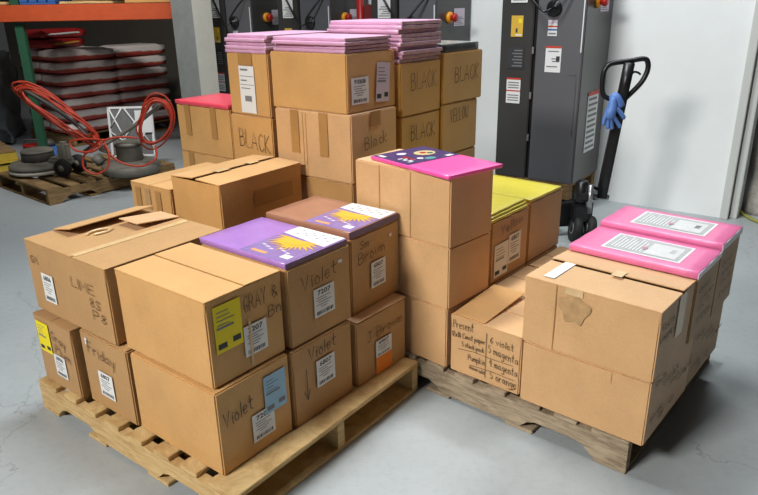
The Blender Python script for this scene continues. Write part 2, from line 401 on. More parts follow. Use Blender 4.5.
add_label(c, 'R', D, (.43, .18, .74, .54), head='7207')
add_patch(c, 'tape', 'R', D, (.50, .05, .53, .62), TAPE_C, .0034)
add_writing(c, 'R', D, [('GRAY', .46, .76, .70, .18, .05), ('&', .84, .92, .72, .15, 0), ('Bn', .78, .95, .52, .13, .1)], 0, 0, 0, 0, m=MARKER_F)
c, D = carton('upper carton reading Violet over a 7207 label, under the purple paper pack', 'L', 1.423, 1.503, .4455, .325, .460, .300, dy=-.012, m=KRAFT_D)
add_label(c, 'R', D, (.37, .25, .70, .62), head='7207')
add_writing(c, 'R', D, 'Violet', .2, .75, .66, .17, .1, m=MARKER_F)
add_patch(c, 'tape', 'R', D, (.79, .82, .85, .86), WHITE)
c, D = carton('upper carton reading Brown over a 6807 label, under the brown paper pack', 'L', 1.786, 1.528, .424, .316, .462, .317, dy=.01, m=KRAFT_D)
add_label(c, 'R', D, (.38, .24, .68, .59), head='6807')
add_writing(c, 'R', D, [('Sm', .17, .34, .83, .1, .05), ('Brown', .13, .66, .64, .15, .08)], 0, 0, 0, 0, m=MARKER_F)
add_patch(c, 'tape', 'R', D, (.77, .83, .82, .87), WHITE)
# ---- two cartons at the back of that pallet on their hidden bases
for k, (yy, dd) in enumerate(((2.133, .32), (2.462, .30))):
    carton(('plain carton buried under the taped double-flap carton', 'plain carton buried under the carton with striped tape marks')[k], 'B', 1.753, yy, .1375, .49, dd, .362, m=KRAFT_D)
c, D = carton('carton with brown tape along its lid and a gaping seam, behind the purple paper pack', 'B', 1.753, 2.133, .4995, .50, .322, .376, m=KRAFT, seam='x', at=.5, gap=.016, lift=(.006, .010))
add_patch(c, 'tape', 'T', D, (.24, .44, .38, .58), TAPE_C, .0135); add_patch(c, 'tape', 'T', D, (.62, .44, .74, .58), TAPE_C, .0135)
add_patch(c, 'tape', 'R', D, (.38, .62, .86, .8), TAPE, .0018)
c, D = carton('low carton with faded tape stripes on its end, behind the open-flapped carton', 'B', 1.745, 2.459, .4995, .46, .30, .31, m=KRAFT, seam='x', at=.5, gap=.004)
for a in (.12, .36, .62): add_patch(c, 'tape', 'L', D, (a, .42, a+.13, .93), SCUFF if a == .36 else TAPE)
# ---- right pallet
c, D = carton('large lower front carton on the weathered pallet, below the taped lid one', 'R', 2.003, .557, .1375, .464, .476, .253, m=KRAFT_L)
add_patch(c, 'tape', 'L', D, (.12, .80, .72, .97), KRAFT_L)
GP = [[(t, .08+.2*(i % 4), .32+.2*(i % 4)+.1*(i % 2), .85-.13*i, .07, .02) for i, t in enumerate(('12x18', 'Const', 'paper', 'red', 'pack', '5 0'))] for _ in range(1)][0]
add_writing(c, 'R', D, GP, 0, 0, 0, 0, m=GREENINK)
c, D = carton('lower carton at the right end of the weathered pallet, printed in dull green', 'R', 2.470, .560, .1375, .42, .475, .235, m=KRAFT_D)
add_writing(c, 'R', D, GP, 0, 0, 0, 0, m=GREENINK)
c, D = carton('upper front carton with clear tape and a white address strip on its lid', 'R', 1.994, .553, .3925, .334, .486, .260, dy=-.012, m=KRAFT_L, seam='y', at=.60, gap=.009, lift=(.0, .007))
add_label(c, 'T', D, (.10, .80, .62, .885), PAPER, style='none', name='address_strip', eps=.0035)
add_patch(c, 'tape', 'T', D, (.52, .42, .70, .50), TAPE_C, .010, 'clear tape across the lid seam')
add_patch(c, 'tape', 'R', D, (.50, .38, .72, .99), TAPE_C, .0018, 'clear tape running down the side')
add_patch(c, 'glued_joint', 'L', D, (.255, .02, .262, .98), KRAFT_D)
mb = MB(); w, d, h = D; P = face_map('L', w, d, h, .0016)
mb.add([P(.40*d+.065*d*math.cos(a)*(1.2+.25*math.sin(3*a))*1.5, .70*h+.2*h*math.sin(a)*(1+.15*math.sin(5*a))) for a in [2*math.pi*k/28 for k in range(28)]], [tuple(range(28))], SCUFF)
mb.build('tape_scuff', c)
add_patch(c, 'tape', 'L', D, (.33, .90, .46, 1.0), TAPE_C, .0018)
add_writing(c, 'R', D, [('12x18', .05, .4, .72, .07, 0), ('paper', .05, .45, .55, .07, 0)], 0, 0, 0, 0, m=GREENINK)
for k, (xx, lab) in enumerate(((2.337, 'open carton carrying the nearer pink paper pack'), (2.618, 'open carton carrying the farther pink paper pack'))):
    c, D = carton(lab, 'R', xx, .545, .3925, .277, .49, .262+.018*k, m=KRAFT_D)
    add_writing(c, 'R', D, [('Const', .1, .6, .75, .07, 0), ('paper', .2, .8, .6, .07, 0), ('12x18', .1, .7, .45, .07, 0), ('5 pack', .2, .9, .25, .07, 0)], 0, 0, 0, 0, m=GREENINK)
c, D = carton('carton with a handwritten colour list in a ruled grid on its front', 'R', 2.018, 1.043, .1375, .326, .325, .254, m=KRAFT_L, seam='y', at=.5, gap=.006)
add_writing(c, 'L', D, [('Present', .05, .34, .80, .14, .05), ('12x18 Const paper', .03, .51, .64, .09, .06), ('5 stack pack', .18, .50, .51, .08, .04), ('6 violet', .58, .90, .74, .11, -.03),
   ('5 magenta', .56, .97, .57, .13, -.08), ('Pumpkin', .28, .52, .31, .10, 0), ('4 magenta', .58, .97, .34, .13, -.05), ('emerald', .30, .52, .16, .07, -.05), ('5 orange', .60, .96, .12, .13, -.02),
   ([(.53, .88), (.53, .1)], 0, 0, 0, 0, 0), ([(.13, .44), (.35, .48), (.55, .47), (.90, .48)], 0, 0, 0, 0, 0), ([(.30, .22), (.6, .25), (.93, .24)], 0, 0, 0, 0, 0), ([(.84, .06), (.92, .07), (.96, .12)], 0, 0, 0, 0, 0)], 0, 0, 0, 0, wid=.0022)
mb = MB(); M_ = Matrix.Translation((-.155, 0, .2555)) @ Matrix.Rotation(R(-3.5), 4, 'Y'); mb.box((0, 0.005, 0), (.315, .155, .004), KRAFT, .001, M_); mb.build('flap', c)['label'] = 'flap lifted at its inner end'
c, D = carton('closed low carton behind the handwritten colour list, under the yellow pack boxes', 'R', 2.350, 1.047, .1375, .330, .336, .254, m=KRAFT_L, seam='y')
c, D = carton('low carton between the taped-lid carton and the far yellow pack box', 'R', 2.690, 1.047, .1375, .330, .336, .254, m=KRAFT_L, seam='y')
carton('carton under the box marked Yellow', 'Y', 2.361, 1.388, .1375, .330, .46, .254, m=KRAFT)
carton('carton under the far box with one yellow pack', 'Y', 2.700, 1.390, .1375, .330, .46, .254, m=KRAFT)
c, D = carton('carton marked Yellow with two white labels, topped by yellow paper', 'Y', 2.361, 1.390, .3925, .329, .462, .288, m=KRAFT_D)
add_label(c, 'R', D, (.08, .08, .44, .62), PAPER, style='form', name='form_label'); add_label(c, 'R', D, (.45, .2, .78, .68), head='6807')
add_writing(c, 'R', D, 'Yellow', .22, .80, .74, .15, .1)
c, D = carton('plain carton with one yellow pack on top, nearest the pallet jack', 'Y', 2.704, 1.392, .3925, .335, .46, .299, m=KRAFT_D)
# middle column of three
carton('bottom carton of the three-high column beside the pale pallet end', 'M', 1.951, 1.470, .1375, .290, .465, .268, m=KRAFT_L)
carton('middle carton of the three-high column behind the brown pack', 'M', 1.951, 1.464, .4065, .292, .475, .264, m=KRAFT_L)
c, D = carton('top carton of the three-high column, carrying the magenta paper pack', 'M', 1.946, 1.460, .6715, .286, .520, .284, dy=-.015, m=KRAFT_L)
for a in (.27, .60): add_patch(c, 'glued_joint', 'L', D, (a, .02, a+.012, .98), KRAFT)
# ---- tall rear stack
c, D = carton('second carton down at the front of the tall stack, Black written by brown tape', 'T', 2.180, 1.948, .803, .338, .482, .311, dy=.018, m=KRAFT_L)
add_writing(c, 'R', D, 'Black', .27, .75, .46, .18, .1); add_patch(c, 'tape', 'R', D, (.40, .78, .62, 1), TAPE)
for a in (.14, .52): add_patch(c, 'tape', 'L', D, (a+.08, .35, a+.19, 1), TAPE)
for a in (.38, .42): add_patch(c, 'glued_joint', 'L', D, (a, .02, a+.006, .98), KRAFT)
for u in (.1, .88): add_patch(c, 'hand_hole', 'R', D, (u, .12, u+.06, .24), INK)
c, D = carton('top front carton of the tall stack with label P103038', 'T', 2.190, 1.974, 1.1145, .352, .476, .258, dy=.015, m=KRAFT)
add_label(c, 'R', D, (.08, .15, .42, .6), head='P103038'); add_label(c, 'R', D, (.58, .12, .86, .80), PAPER_P, rot=R(-5), style='form', name='form_label', label='mauve routing slip')
carton('third carton down at the front of the tall stack', 'T', 2.180, 1.950, .4765, .338, .475, .325, m=KRAFT_D)
carton('bottom carton at the front of the tall stack', 'T', 2.180, 1.950, .1375, .338, .475, .338, m=KRAFT_D)
c, D = carton('top left carton of the tall stack with a long white slip', 'T', 2.185, 2.472, 1.056, .33, .310, .30, dy=-.02, m=KRAFT)
add_label(c, 'L', D, (.30, .04, .67, .80), PAPER, style='slip', name='packing_slip'); add_patch(c, 'tape', 'L', D, (.30, .81, .64, 1), TAPE)
c, D = carton('left carton of the tall stack with BLACK in capitals on a plain face', 'T', 2.185, 2.470, .754, .33, .315, .30, m=KRAFT)
add_writing(c, 'L', D, 'BLACK', .2, .92, .47, .30, -.08, wid=.0030)
carton('carton under the left BLACK carton of the tall stack', 'T', 2.185, 2.470, .452, .33, .315, .30, m=KRAFT_D)
carton('bottom left carton of the tall stack', 'T', 2.185, 2.470, .1375, .33, .315, .3125, m=KRAFT_D)
c, D = carton('far left carton topped by a red pack, two tape tabs on its end', 'T', 2.200, 2.805, .803, .33, .452, .264, dy=.03, m=KRAFT)
for a in (.16, .64): add_patch(c, 'tape', 'L', D, (a, .36, a+.1, 1), TAPE)
c, D = carton('carton under the red-topped carton, far left of the tall stack', 'T', 2.200, 2.805, .47, .33, .455, .332, dy=.03, m=KRAFT)
add_patch(c, 'tape', 'L', D, (.15, .5, .25, 1), TAPE)
carton('bottom far left carton of the tall stack', 'T', 2.200, 2.805, .1375, .33, .455, .331, dy=.03, m=KRAFT_D)
c, D = carton('BLACK carton under the tall pile of pink wrapped packs', 'T', 2.560, 1.960, 1.054, .336, .465, .252, m=KRAFT_Y)
add_writing(c, 'R', D, 'BLACK', .24, .87, .48, .32, .02, wid=.0032)
c, D = carton('lower BLACK carton just behind the magenta paper pack', 'T', 2.560, 1.962, .802, .336, .46, .251, m=KRAFT_Y)
add_writing(c, 'R', D, 'BLACK', .24, .85, .50, .30, .0)
carton('third carton down in the middle of the tall stack', 'T', 2.560, 1.962, .47, .336, .46, .331, m=KRAFT_Y)
carton('bottom carton in the middle of the tall stack', 'T', 2.560, 1.962, .1375, .336, .46, .331, m=KRAFT_Y)
c, D = carton('rightmost top BLACK carton, carrying a dark wrapped pack', 'T', 2.902, 1.950, 1.0745, .374, .465, .257, dy=-.02, m=KRAFT_Y)
add_writing(c, 'R', D, 'BLACK', .28, .88, .40, .30, .04)
c, D = carton('rightmost carton with YELLOW in capitals, under a BLACK carton', 'T', 2.902, 1.950, .803, .345, .465, .271, m=KRAFT_Y)
add_writing(c, 'R', D, 'YELLOW', .2, .72, .62, .25, .03)
carton('third carton down at the right end of the tall stack', 'T', 2.902, 1.952, .47, .345, .46, .332, m=KRAFT_Y)
carton('bottom carton at the right end of the tall stack', 'T', 2.902, 1.952, .1375, .345, .46, .331, m=KRAFT_Y)

# ------------------------------------------------------------------ paper packs
def pack_mat(name, rgb, coat=.3): return mat(name, rgb, .42, noise=.08, nscale=22, bump=.25, bscale=35, coat=coat)
PURPLE = pack_mat('violet paper', (160, 116, 186)); BROWNP = pack_mat('brown paper', (160, 112, 88)); MAG = pack_mat('magenta paper', (240, 84, 158))
PINK = pack_mat('pink paper', (222, 114, 160)); LILAC = pack_mat('pale pink paper', (212, 162, 192), .1); REDP = pack_mat('red paper', (222, 74, 92)); YEL = pack_mat('yellow paper', (206, 190, 56)); BLK = pack_mat('black paper', (44, 44, 46))
WRAP = mat('cling wrap edge', (214, 204, 212), .2, noise=.3, nscale=50)
DKPURP = mat('cover dark violet', (72, 58, 112), .3, coat=.5, noise=.15, nscale=30); COVERW = mat('cover white', (232, 230, 232), .3, coat=.5)
MIDPURP = mat('cover mid violet', (134, 112, 172), .3, coat=.5, noise=.15, nscale=40); SUN = mat('sunflower yellow', (226, 172, 58), .4); ORG = mat('cover orange', (240, 160, 90), .4)
GREYW = mat('label grey window', (170, 172, 172), .25, noise=.12, nscale=30, coat=.5)
def pack(label, g, x, y, z, w, d, h, m, dy=0, group='wrapped paper packs', wob=.002, tilt=(0, 0)):
    (px, py), rz = spot(g, x, y, w, d, dy)
    t = thing('paper_pack', label, 'paper pack', (px, py, z), rz, group)
    bm = bmesh.new(); bmesh.ops.create_cube(bm, size=1)
    for v in bm.verts: v.co = Vector((v.co.x*w, v.co.y*d, (v.co.z+.5)*h))
    bmesh.ops.bevel(bm, geom=bm.edges[:], offset=min(.0018, h*.2), segments=1, affect='EDGES')
    bmesh.ops.subdivide_edges(bm, edges=[e for e in bm.edges if e.calc_length() > .08], cuts=9, use_grid_fill=True)
    ph = random.uniform(0, 9)
    for v in bm.verts:
        e = max(abs(v.co.x)/(w/2), abs(v.co.y)/(d/2))
        if e > .97: v.co.x += wob*math.sin(60*v.co.y+ph+200*v.co.z)*.6; v.co.y += wob*math.sin(50*v.co.x+ph+150*v.co.z)*.6
        v.co.z += .0
        if tilt != (0, 0) : v.co.z += tilt[0]*(v.co.x/w+.5)+tilt[1]*(v.co.y/d+.5)
    mb = MB(); mb.addbm(bm, m, True); b = mb.build('sheets', t)
    return t, (w, d, h)
def sunflower_cover(t, D):
    w, d, h = D; f = .52; mb = MB(); P = face_map('T', w, d, h, .0012); P2 = face_map('T', w, d, h, .0018); P3 = face_map('T', w, d, h, .0024)
    quad(mb, P, .004, .004, w-.004, d*f, MIDPURP)
    mb.add([P2(w*.62, .004), P2(w-.004, .004), P2(w-.004, d*f), P2(w*.72, d*f)], [(0, 1, 2, 3)], COVERW)
    cx, cy = w*.62, d*.27
    for k in range(17):   # half a sunflower of pointed petals
        a = math.pi/2+math.pi*k/16; r = .115*(1+.1*math.sin(5*k)); s_ = .10
        mb.add([P3(cx, cy), P3(cx+.6*r*math.cos(a-s_), cy+.6*r*math.sin(a-s_)), P3(cx+r*math.cos(a), cy+r*math.sin(a)), P3(cx+.6*r*math.cos(a+s_), cy+.6*r*math.sin(a+s_))], [(0, 1, 2, 3)], SUN)
    P4 = face_map('T', w, d, h, .0032); mb.add([P4(cx+.055*math.cos(a), cy+.055*math.sin(a)) for a in [math.pi/2+math.pi*k/12 for k in range(13)]], [tuple(range(13))], SUN)
    for k in range(3):
        for j in range(7): quad(mb, P3, w*(.77+.06*k), d*(.06+.055*j), w*(.795+.06*k), d*(.095+.055*j), PAPER_P if (j+k) % 2 else GREYW)
    quad(mb, P2, w*.08, d*.28, w*.13, d*.44, ORG)
    quad(mb, P2, w*.10, d*.05, w*.2, d*.14, COVERW)
    for j in range(6): quad(mb, P2, w*(.22+.03*(j % 3)), d*(.12+.06*j), w*(.25+.03*(j % 3)), d*(.16+.06*j), PAPER_P)
    o = mb.build('printed_cover', t); o['label'] = 'violet and white cover with half a yellow sunflower'
    mb = MB(); mb.box((-w/2-.0015, -d/2-.0015, .002), (w/2-.002, -d/2+.001, h-.002), DKPURP); o = mb.build('wrap', t); o['label'] = 'dark violet folded end of the cover'
t, D = pack('purple paper pack with a sunflower cover on the near upper carton', 'L', 1.428, 1.510, .7455, .312, .455, .022, PURPLE, dy=-.01); sunflower_cover(t, D)
t, D = pack('brown paper pack with a sunflower cover beside the purple one', 'L', 1.786, 1.532, .7425, .308, .453, .030, BROWNP, dy=.002); sunflower_cover(t, D)
t, D = pack('magenta paper pack with a dark picture cover, askew on the three-high column', 'M', 1.918, 1.450, .957, .298, .470, .015, MAG, dy=-.15)
w, d, h = D; mb = MB(); P = face_map('T', w, d, h, .0012); P2 = face_map('T', w, d, h, .002); P3 = face_map('T', w, d, h, .0026)
quad(mb, P, .004, d*.50, w-.004, d-.004, DKPURP)
def disc(mb, P, cx, cy, rx, ry, m, n=18): mb.add([P(cx+rx*math.cos(2*math.pi*k/n), cy+ry*math.sin(2*math.pi*k/n)) for k in range(n)], [tuple(range(n))], m)
disc(mb, P2, w*.68, d*.76, w*.17, d*.09, mat('cover tan', (196, 176, 130), .4, noise=.3, nscale=60)); disc(mb, P3, w*.66, d*.77, w*.05, d*.03, RED); disc(mb, P3, w*.74, d*.73, w*.05, d*.025, GREEN)
disc(mb, P2, w*.40, d*.62, w*.05, d*.03, COVERW); disc(mb, P2, w*.52, d*.57, w*.09, d*.04, mat('cover teal', (88, 146, 150), .4)); disc(mb, P2, w*.38, d*.86, w*.08, d*.04, PAPER_P)
for k in range(5): quad(mb, P2, w*(.12+.05*(k % 2)), d*(.56+.035*k), w*(.2+.08*(k % 2)), d*(.585+.035*k), COVERW)
quad(mb, P2, w*.24, d*.60, w*.30, d*.76, RED); quad(mb, P2, w*.05, d*.86, w*.12, d*.95, COVERW); quad(mb, P2, w*.78, d*.52, w*.9, d*.57, COVERW)
mb.build('printed_cover', t)['label'] = 'dark violet cover with a round tan picture'
PALEG = mat('label pale patch', (206, 206, 206), .25, noise=.12, nscale=40, coat=.5)
for k, (xx, zz, hh, lab) in enumerate(((2.325, .656, .026, 'nearer pink paper pack with a framed label, on the right pallet'), (2.614, .674, .030, 'farther pink paper pack with a framed label, by the white wall'))):
    t, D = pack(lab, 'R', xx, .545, zz, .280, .482, hh, PINK, dy=-.006); w, d, h = D
    mb = MB(); P = face_map('T', w, d, h, .0012); P2 = face_map('T', w, d, h, .002); P3 = face_map('T', w, d, h, .0028)
    quad(mb, P, w*.17, d*.17, w*.86, d*.78, COVERW); quad(mb, P2, w*.21, d*.19, w*.82, d*.76, GREYW)
    quad(mb, P3, w*.25, d*.22, w*.72, d*.46, PALEG)
    for j in range(9): quad(mb, P3, w*.28, d*(.49+.028*j), w*(.66+.06*(j % 3)), d*(.498+.028*j), COVERW)
    P4 = face_map('T', w, d, h, .0034); disc(mb, P4, w*.45, d*.485, w*.06, d*.022, mat('faded red', (178, 130, 138), .4)); quad(mb, P4, w*.45, d*.26, w*.6, d*.30, GREYINK if k else GREYW)
    mb.build('framed_label', t)['label'] = 'white framed grey label under wrap'
    mb = MB(); mb.box((-w/2-.001, -d/2-.002, .001), (w/2+.001, -d/2+.0005, h-.003), WRAP); mb.build('wrap', t)['label'] = 'crumpled clear wrap at the end'
ORD = ['bottom', 'second', 'third', 'fourth', 'fifth', 'sixth', 'seventh', 'eighth', 'ninth', 'top']
WRAPD = mat('mauve wrap', (186, 154, 158), .3, noise=.35, nscale=40)
def pile(g, x, y, z, w, d, n, h, m, where, edge=WRAPD, cat='pink wrapped packs', jit=.012):
    for k in range(n):
        word = 'top' if k == n-1 else ORD[k]+(' from the bottom' if k else '')
        t, D = pack(f'pale pink pack, {word} in the {where}', g, x+random.uniform(-jit*.3, jit), y+random.uniform(-jit*.3, jit), z+k*h, w, d, h-.0007, m, dy=random.uniform(-.02, .02), group=cat, wob=.004)
        w_, d_, h_ = D; mb = MB(); mb.box((-w_/2-.003, -d_/2-.004, .002), (w_/2+.003, -d_/2+.0005, h_-.003), edge, .001); o = mb.build('wrap', t); o['label'] = 'creased clear wrap over the end'
pile('T', 2.196, 1.982, 1.3730, .308, .455, 4, .0165, LILAC, 'low pile on the P103038 carton')
pile('T', 2.190, 2.476, 1.3565, .440, .300, 5, .0175, LILAC, 'left pile above the long white slip')
pile('T', 2.552, 1.955, 1.3065, .322, .455, 10, .0190, LILAC, 'tall pile beside the dark wrapped pack', edge=WRAPD, cat='pink packs in the tall pile', jit=.02)
t, D = pack('black paper pack in clear wrap on the rightmost BLACK carton', 'T', 2.914, 1.960, 1.332, .330, .455, .040, BLK, dy=-.02, group=None)
w, d, h = D; mb = MB(); quad(mb, face_map('T', w, d, h, .0012), .004, .004, w-.004, d-.004, mat('wrap reflection grey', (170, 172, 165), .25, coat=.5, noise=.2)); mb.build('wrap', t)['label'] = 'clear wrap over the top, its pale reflection painted in'  # light grey top paints the reflection on the clear wrap
t, D = pack('red paper pack on the far left carton of the tall stack', 'T', 2.195, 2.810, 1.0675, .32, .445, .022, REDP, dy=.03, group=None)
YG = 'yellow paper packs on the right pallet'
for k in range(3): pack(('bottom of the three yellow packs on the box marked Yellow', 'middle of the three yellow packs on the box marked Yellow', 'top of the three yellow packs on the box marked Yellow')[k], 'Y', 2.366+.004*k, 1.394+.006*k, .681+.0125*k, .312, .455, .0118, YEL, dy=.01*k, group=YG)
pack('single yellow pack on the plain far carton', 'Y', 2.712, 1.396, .692, .312, .455, .014, YEL, group=YG)

# ------------------------------------------------------------------ pallets
def pallet(label, cx, cy, rz, Lx, Ly, z0, m, notched=True, height=.137):
    t = thing('pallet', label, 'pallet', (cx, cy, z0), rz, 'wooden pallets')
    t0, bot = .019, .016
    zs0, zs1 = bot, height-t0
    for k, sx in enumerate((-Lx/2+.02, 0, Lx/2-.02)):   # stringers with fork notches
        prof = [(-Ly/2, zs0)]
        for a, b in ((-.38, -.17), (.17, .38)):
            hh = zs0+.042
            prof += [(a*Ly-.02, zs0), (a*Ly+.012, hh-.012), (a*Ly+.045, hh), (b*Ly-.045, hh), (b*Ly-.012, hh-.012), (b*Ly+.02, zs0)]
        prof += [(Ly/2, zs0)]
        n = len(prof); vs = []
        for s in (-.019, .019):
            vs += [(sx+s, p[0], p[1]) for p in prof]; vs += [(sx+s, p[0], zs1) for p in prof]
        N = 2*n; fs = []
        for s in (0, N):
            for i in range(n-1): fs.append((s+i, s+i+1, s+n+i+1, s+n+i))
        for i in range(n-1): fs += [(i, i+1, N+i+1, N+i), (n+i, n+i+1, N+n+i+1, N+n+i)]
        fs += [(0, n, N+n, N), (n-1, 2*n-1, N+2*n-1, N+n-1)]
        mb = MB(); mb.add(vs, fs, m); mb.build('stringer', t)
    ws = [.135]+[.09]*6+[.135]; gaps = (Ly-sum(ws))/7; y = -Ly/2
    for wd in ws:
        mb = MB(); e = random.uniform(-.004, .004)
        mb.box((-Lx/2+e, y, height-t0), (Lx/2+e, y+wd, height), m, .002); mb.build('deck_board', t); y += wd+gaps
    for yy in (-Ly/2, -Ly/2+Ly*.3, Ly/2-Ly*.3-.1, Ly/2-.12):
        mb = MB(); mb.box((-Lx/2, yy, 0), (Lx/2, yy+.12, bot), m, .002); mb.build('bottom_board', t)
    return t
def pallet_at(label, g, x, y, Lx, Ly, m, dy=0):
    (px, py), rz = spot(g, x, y, Lx, Ly, dy); return pallet(label, px, py, rz, Lx, Ly, 0, m)
pallet_at('pale new pallet under the front left cartons', 'L', 1.035, 1.394, 1.022, 1.204, WOOD_L, .012)
pallet_at('weathered grey pallet under the right hand cartons', 'R', 2.005, .604, 1.02, 1.22, WOOD_G)
pallet_at('pallet hidden beneath the tall rear stack', 'T', 2.165, 2.00, 1.10, 1.22, WOOD_G)

# ------------------------------------------------------------------ room
ROOM = R(54); cR, sR = math.cos(ROOM), math.sin(ROOM)
def rm(x, y, z=0): return (cR*x-sR*y, sR*x+cR*y, z)
def concrete():
    m = mat('concrete floor', (176, 179, 181), .42, spec=.35)
    nt = m.node_tree; b = nt.nodes['Principled BSDF']; tc = [n for n in nt.nodes if n.type == 'TEX_COORD'][0]
    def noise(s, det=6, r=.6):
        n = nt.nodes.new('ShaderNodeTexNoise'); n.inputs['Scale'].default_value = s; n.inputs['Detail'].default_value = det; n.inputs['Roughness'].default_value = r
        nt.links.new(tc.outputs['Object'], n.inputs['Vector']); return n
    a, b2 = noise(.9, 8), noise(26, 6, .75)
    r1 = nt.nodes.new('ShaderNodeValToRGB'); r1.color_ramp.elements[0].position = .3; r1.color_ramp.elements[1].position = .7
    r1.color_ramp.elements[0].color = (*lin((158, 164, 166)), 1); r1.color_ramp.elements[1].color = (*lin((174, 179, 180)), 1)
    nt.links.new(a.outputs['Fac'], r1.inputs[0])
    r2 = nt.nodes.new('ShaderNodeValToRGB'); r2.color_ramp.elements[0].position = .36; r2.color_ramp.elements[1].position = .52
    r2.color_ramp.elements[0].color = (.78, .78, .78, 1); r2.color_ramp.elements[1].color = (1, 1, 1, 1)
    nt.links.new(b2.outputs['Fac'], r2.inputs[0])
    mx = nt.nodes.new('ShaderNodeMixRGB'); mx.blend_type = 'MULTIPLY'; mx.inputs[0].default_value = .35
    nt.links.new(r1.outputs[0], mx.inputs[1]); nt.links.new(r2.outputs[0], mx.inputs[2])
    # hairline cracks
    v = nt.nodes.new('ShaderNodeTexVoronoi'); v.feature = 'DISTANCE_TO_EDGE'; v.inputs['Scale'].default_value = .62
    w = noise(2.2, 6); va = nt.nodes.new('ShaderNodeVectorMath'); va.operation = 'MULTIPLY_ADD'; va.inputs[1].default_value = (.7, .7, .7)
    nt.links.new(w.outputs['Color'], va.inputs[0]); nt.links.new(tc.outputs['Object'], va.inputs[2]); nt.links.new(va.outputs[0], v.inputs['Vector'])
    r3 = nt.nodes.new('ShaderNodeValToRGB'); r3.color_ramp.elements[0].position = .0; r3.color_ramp.elements[1].position = .0035
    r3.color_ramp.elements[0].color = (.35, .33, .31, 1); r3.color_ramp.elements[1].color = (1, 1, 1, 1)
    nt.links.new(v.outputs['Distance'], r3.inputs[0])
    m2 = nt.nodes.new('ShaderNodeMixRGB'); m2.blend_type = 'MULTIPLY'; m2.inputs[0].default_value = .45
    nt.links.new(mx.outputs[0], m2.inputs[1]); nt.links.new(r3.outputs[0], m2.inputs[2]); nt.links.new(m2.outputs[0], b.inputs['Base Color'])
    return m
mb = MB(); mb.box((-9, -3, -.1), (9, 13, 0), concrete()); struct('floor', mb)
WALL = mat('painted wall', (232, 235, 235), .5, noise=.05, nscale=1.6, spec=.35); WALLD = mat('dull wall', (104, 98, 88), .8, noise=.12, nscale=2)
def rbox(mb, a, b, m, bev=0): mb.box(a, b, m, bev, Matrix.Rotation(ROOM, 4, 'Z'))
mb = MB(); rbox(mb, (5.40, .745, 0), (5.52, 6.3, 4.2), WALL); struct('wall_right', mb)
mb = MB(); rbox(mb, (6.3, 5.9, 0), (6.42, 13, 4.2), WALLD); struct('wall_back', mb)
TRIM = mat('door trim', (196, 198, 194), .45)
mb = MB(); rbox(mb, (5.375, .69, 0), (5.54, .745, 4.2), TRIM, .004); struct('trim_1', mb)
mb = MB(); rbox(mb, (5.43, .635, 0), (5.60, .685, 4.2), TRIM, .004); struct('trim_2', mb)
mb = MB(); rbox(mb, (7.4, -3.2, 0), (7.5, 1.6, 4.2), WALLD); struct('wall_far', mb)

def ray_pt(px, py, Y):
    a, b = px-379-3.8, py-247.5; c, s = math.cos(ROL), math.sin(ROL)
    u = (a*c+b*s)/F; v = -(-a*s+b*c)/F
    d = Vector((u, math.cos(PIT)+v*math.sin(PIT), -math.sin(PIT)+v*math.cos(PIT))); return Vector((0, 0, H))+d*(Y/d.y)

# pillar by the rack: steel channel and a plastered face
pp = ray_pt(191.5, 2, 6.7)
mb = MB(); Mx = Matrix.Translation((pp.x, pp.y, 0)) @ Matrix.Rotation(ROOM, 4, 'Z')
mb.box((0, 0, 0), (.235, .10, 4.2), mat('plaster pillar', (204, 200, 188), .7, noise=.06), .003, Mx); mb.box((-.012, .0, 0), (0, .30, 4.2), mat('grey steel channel', (146, 150, 148), .5, noise=.12, nscale=9), .002, Mx)
mb.box((0, .10, 0), (.20, .30, 4.2), WALLD, 0, Mx); struct('column_post', mb)

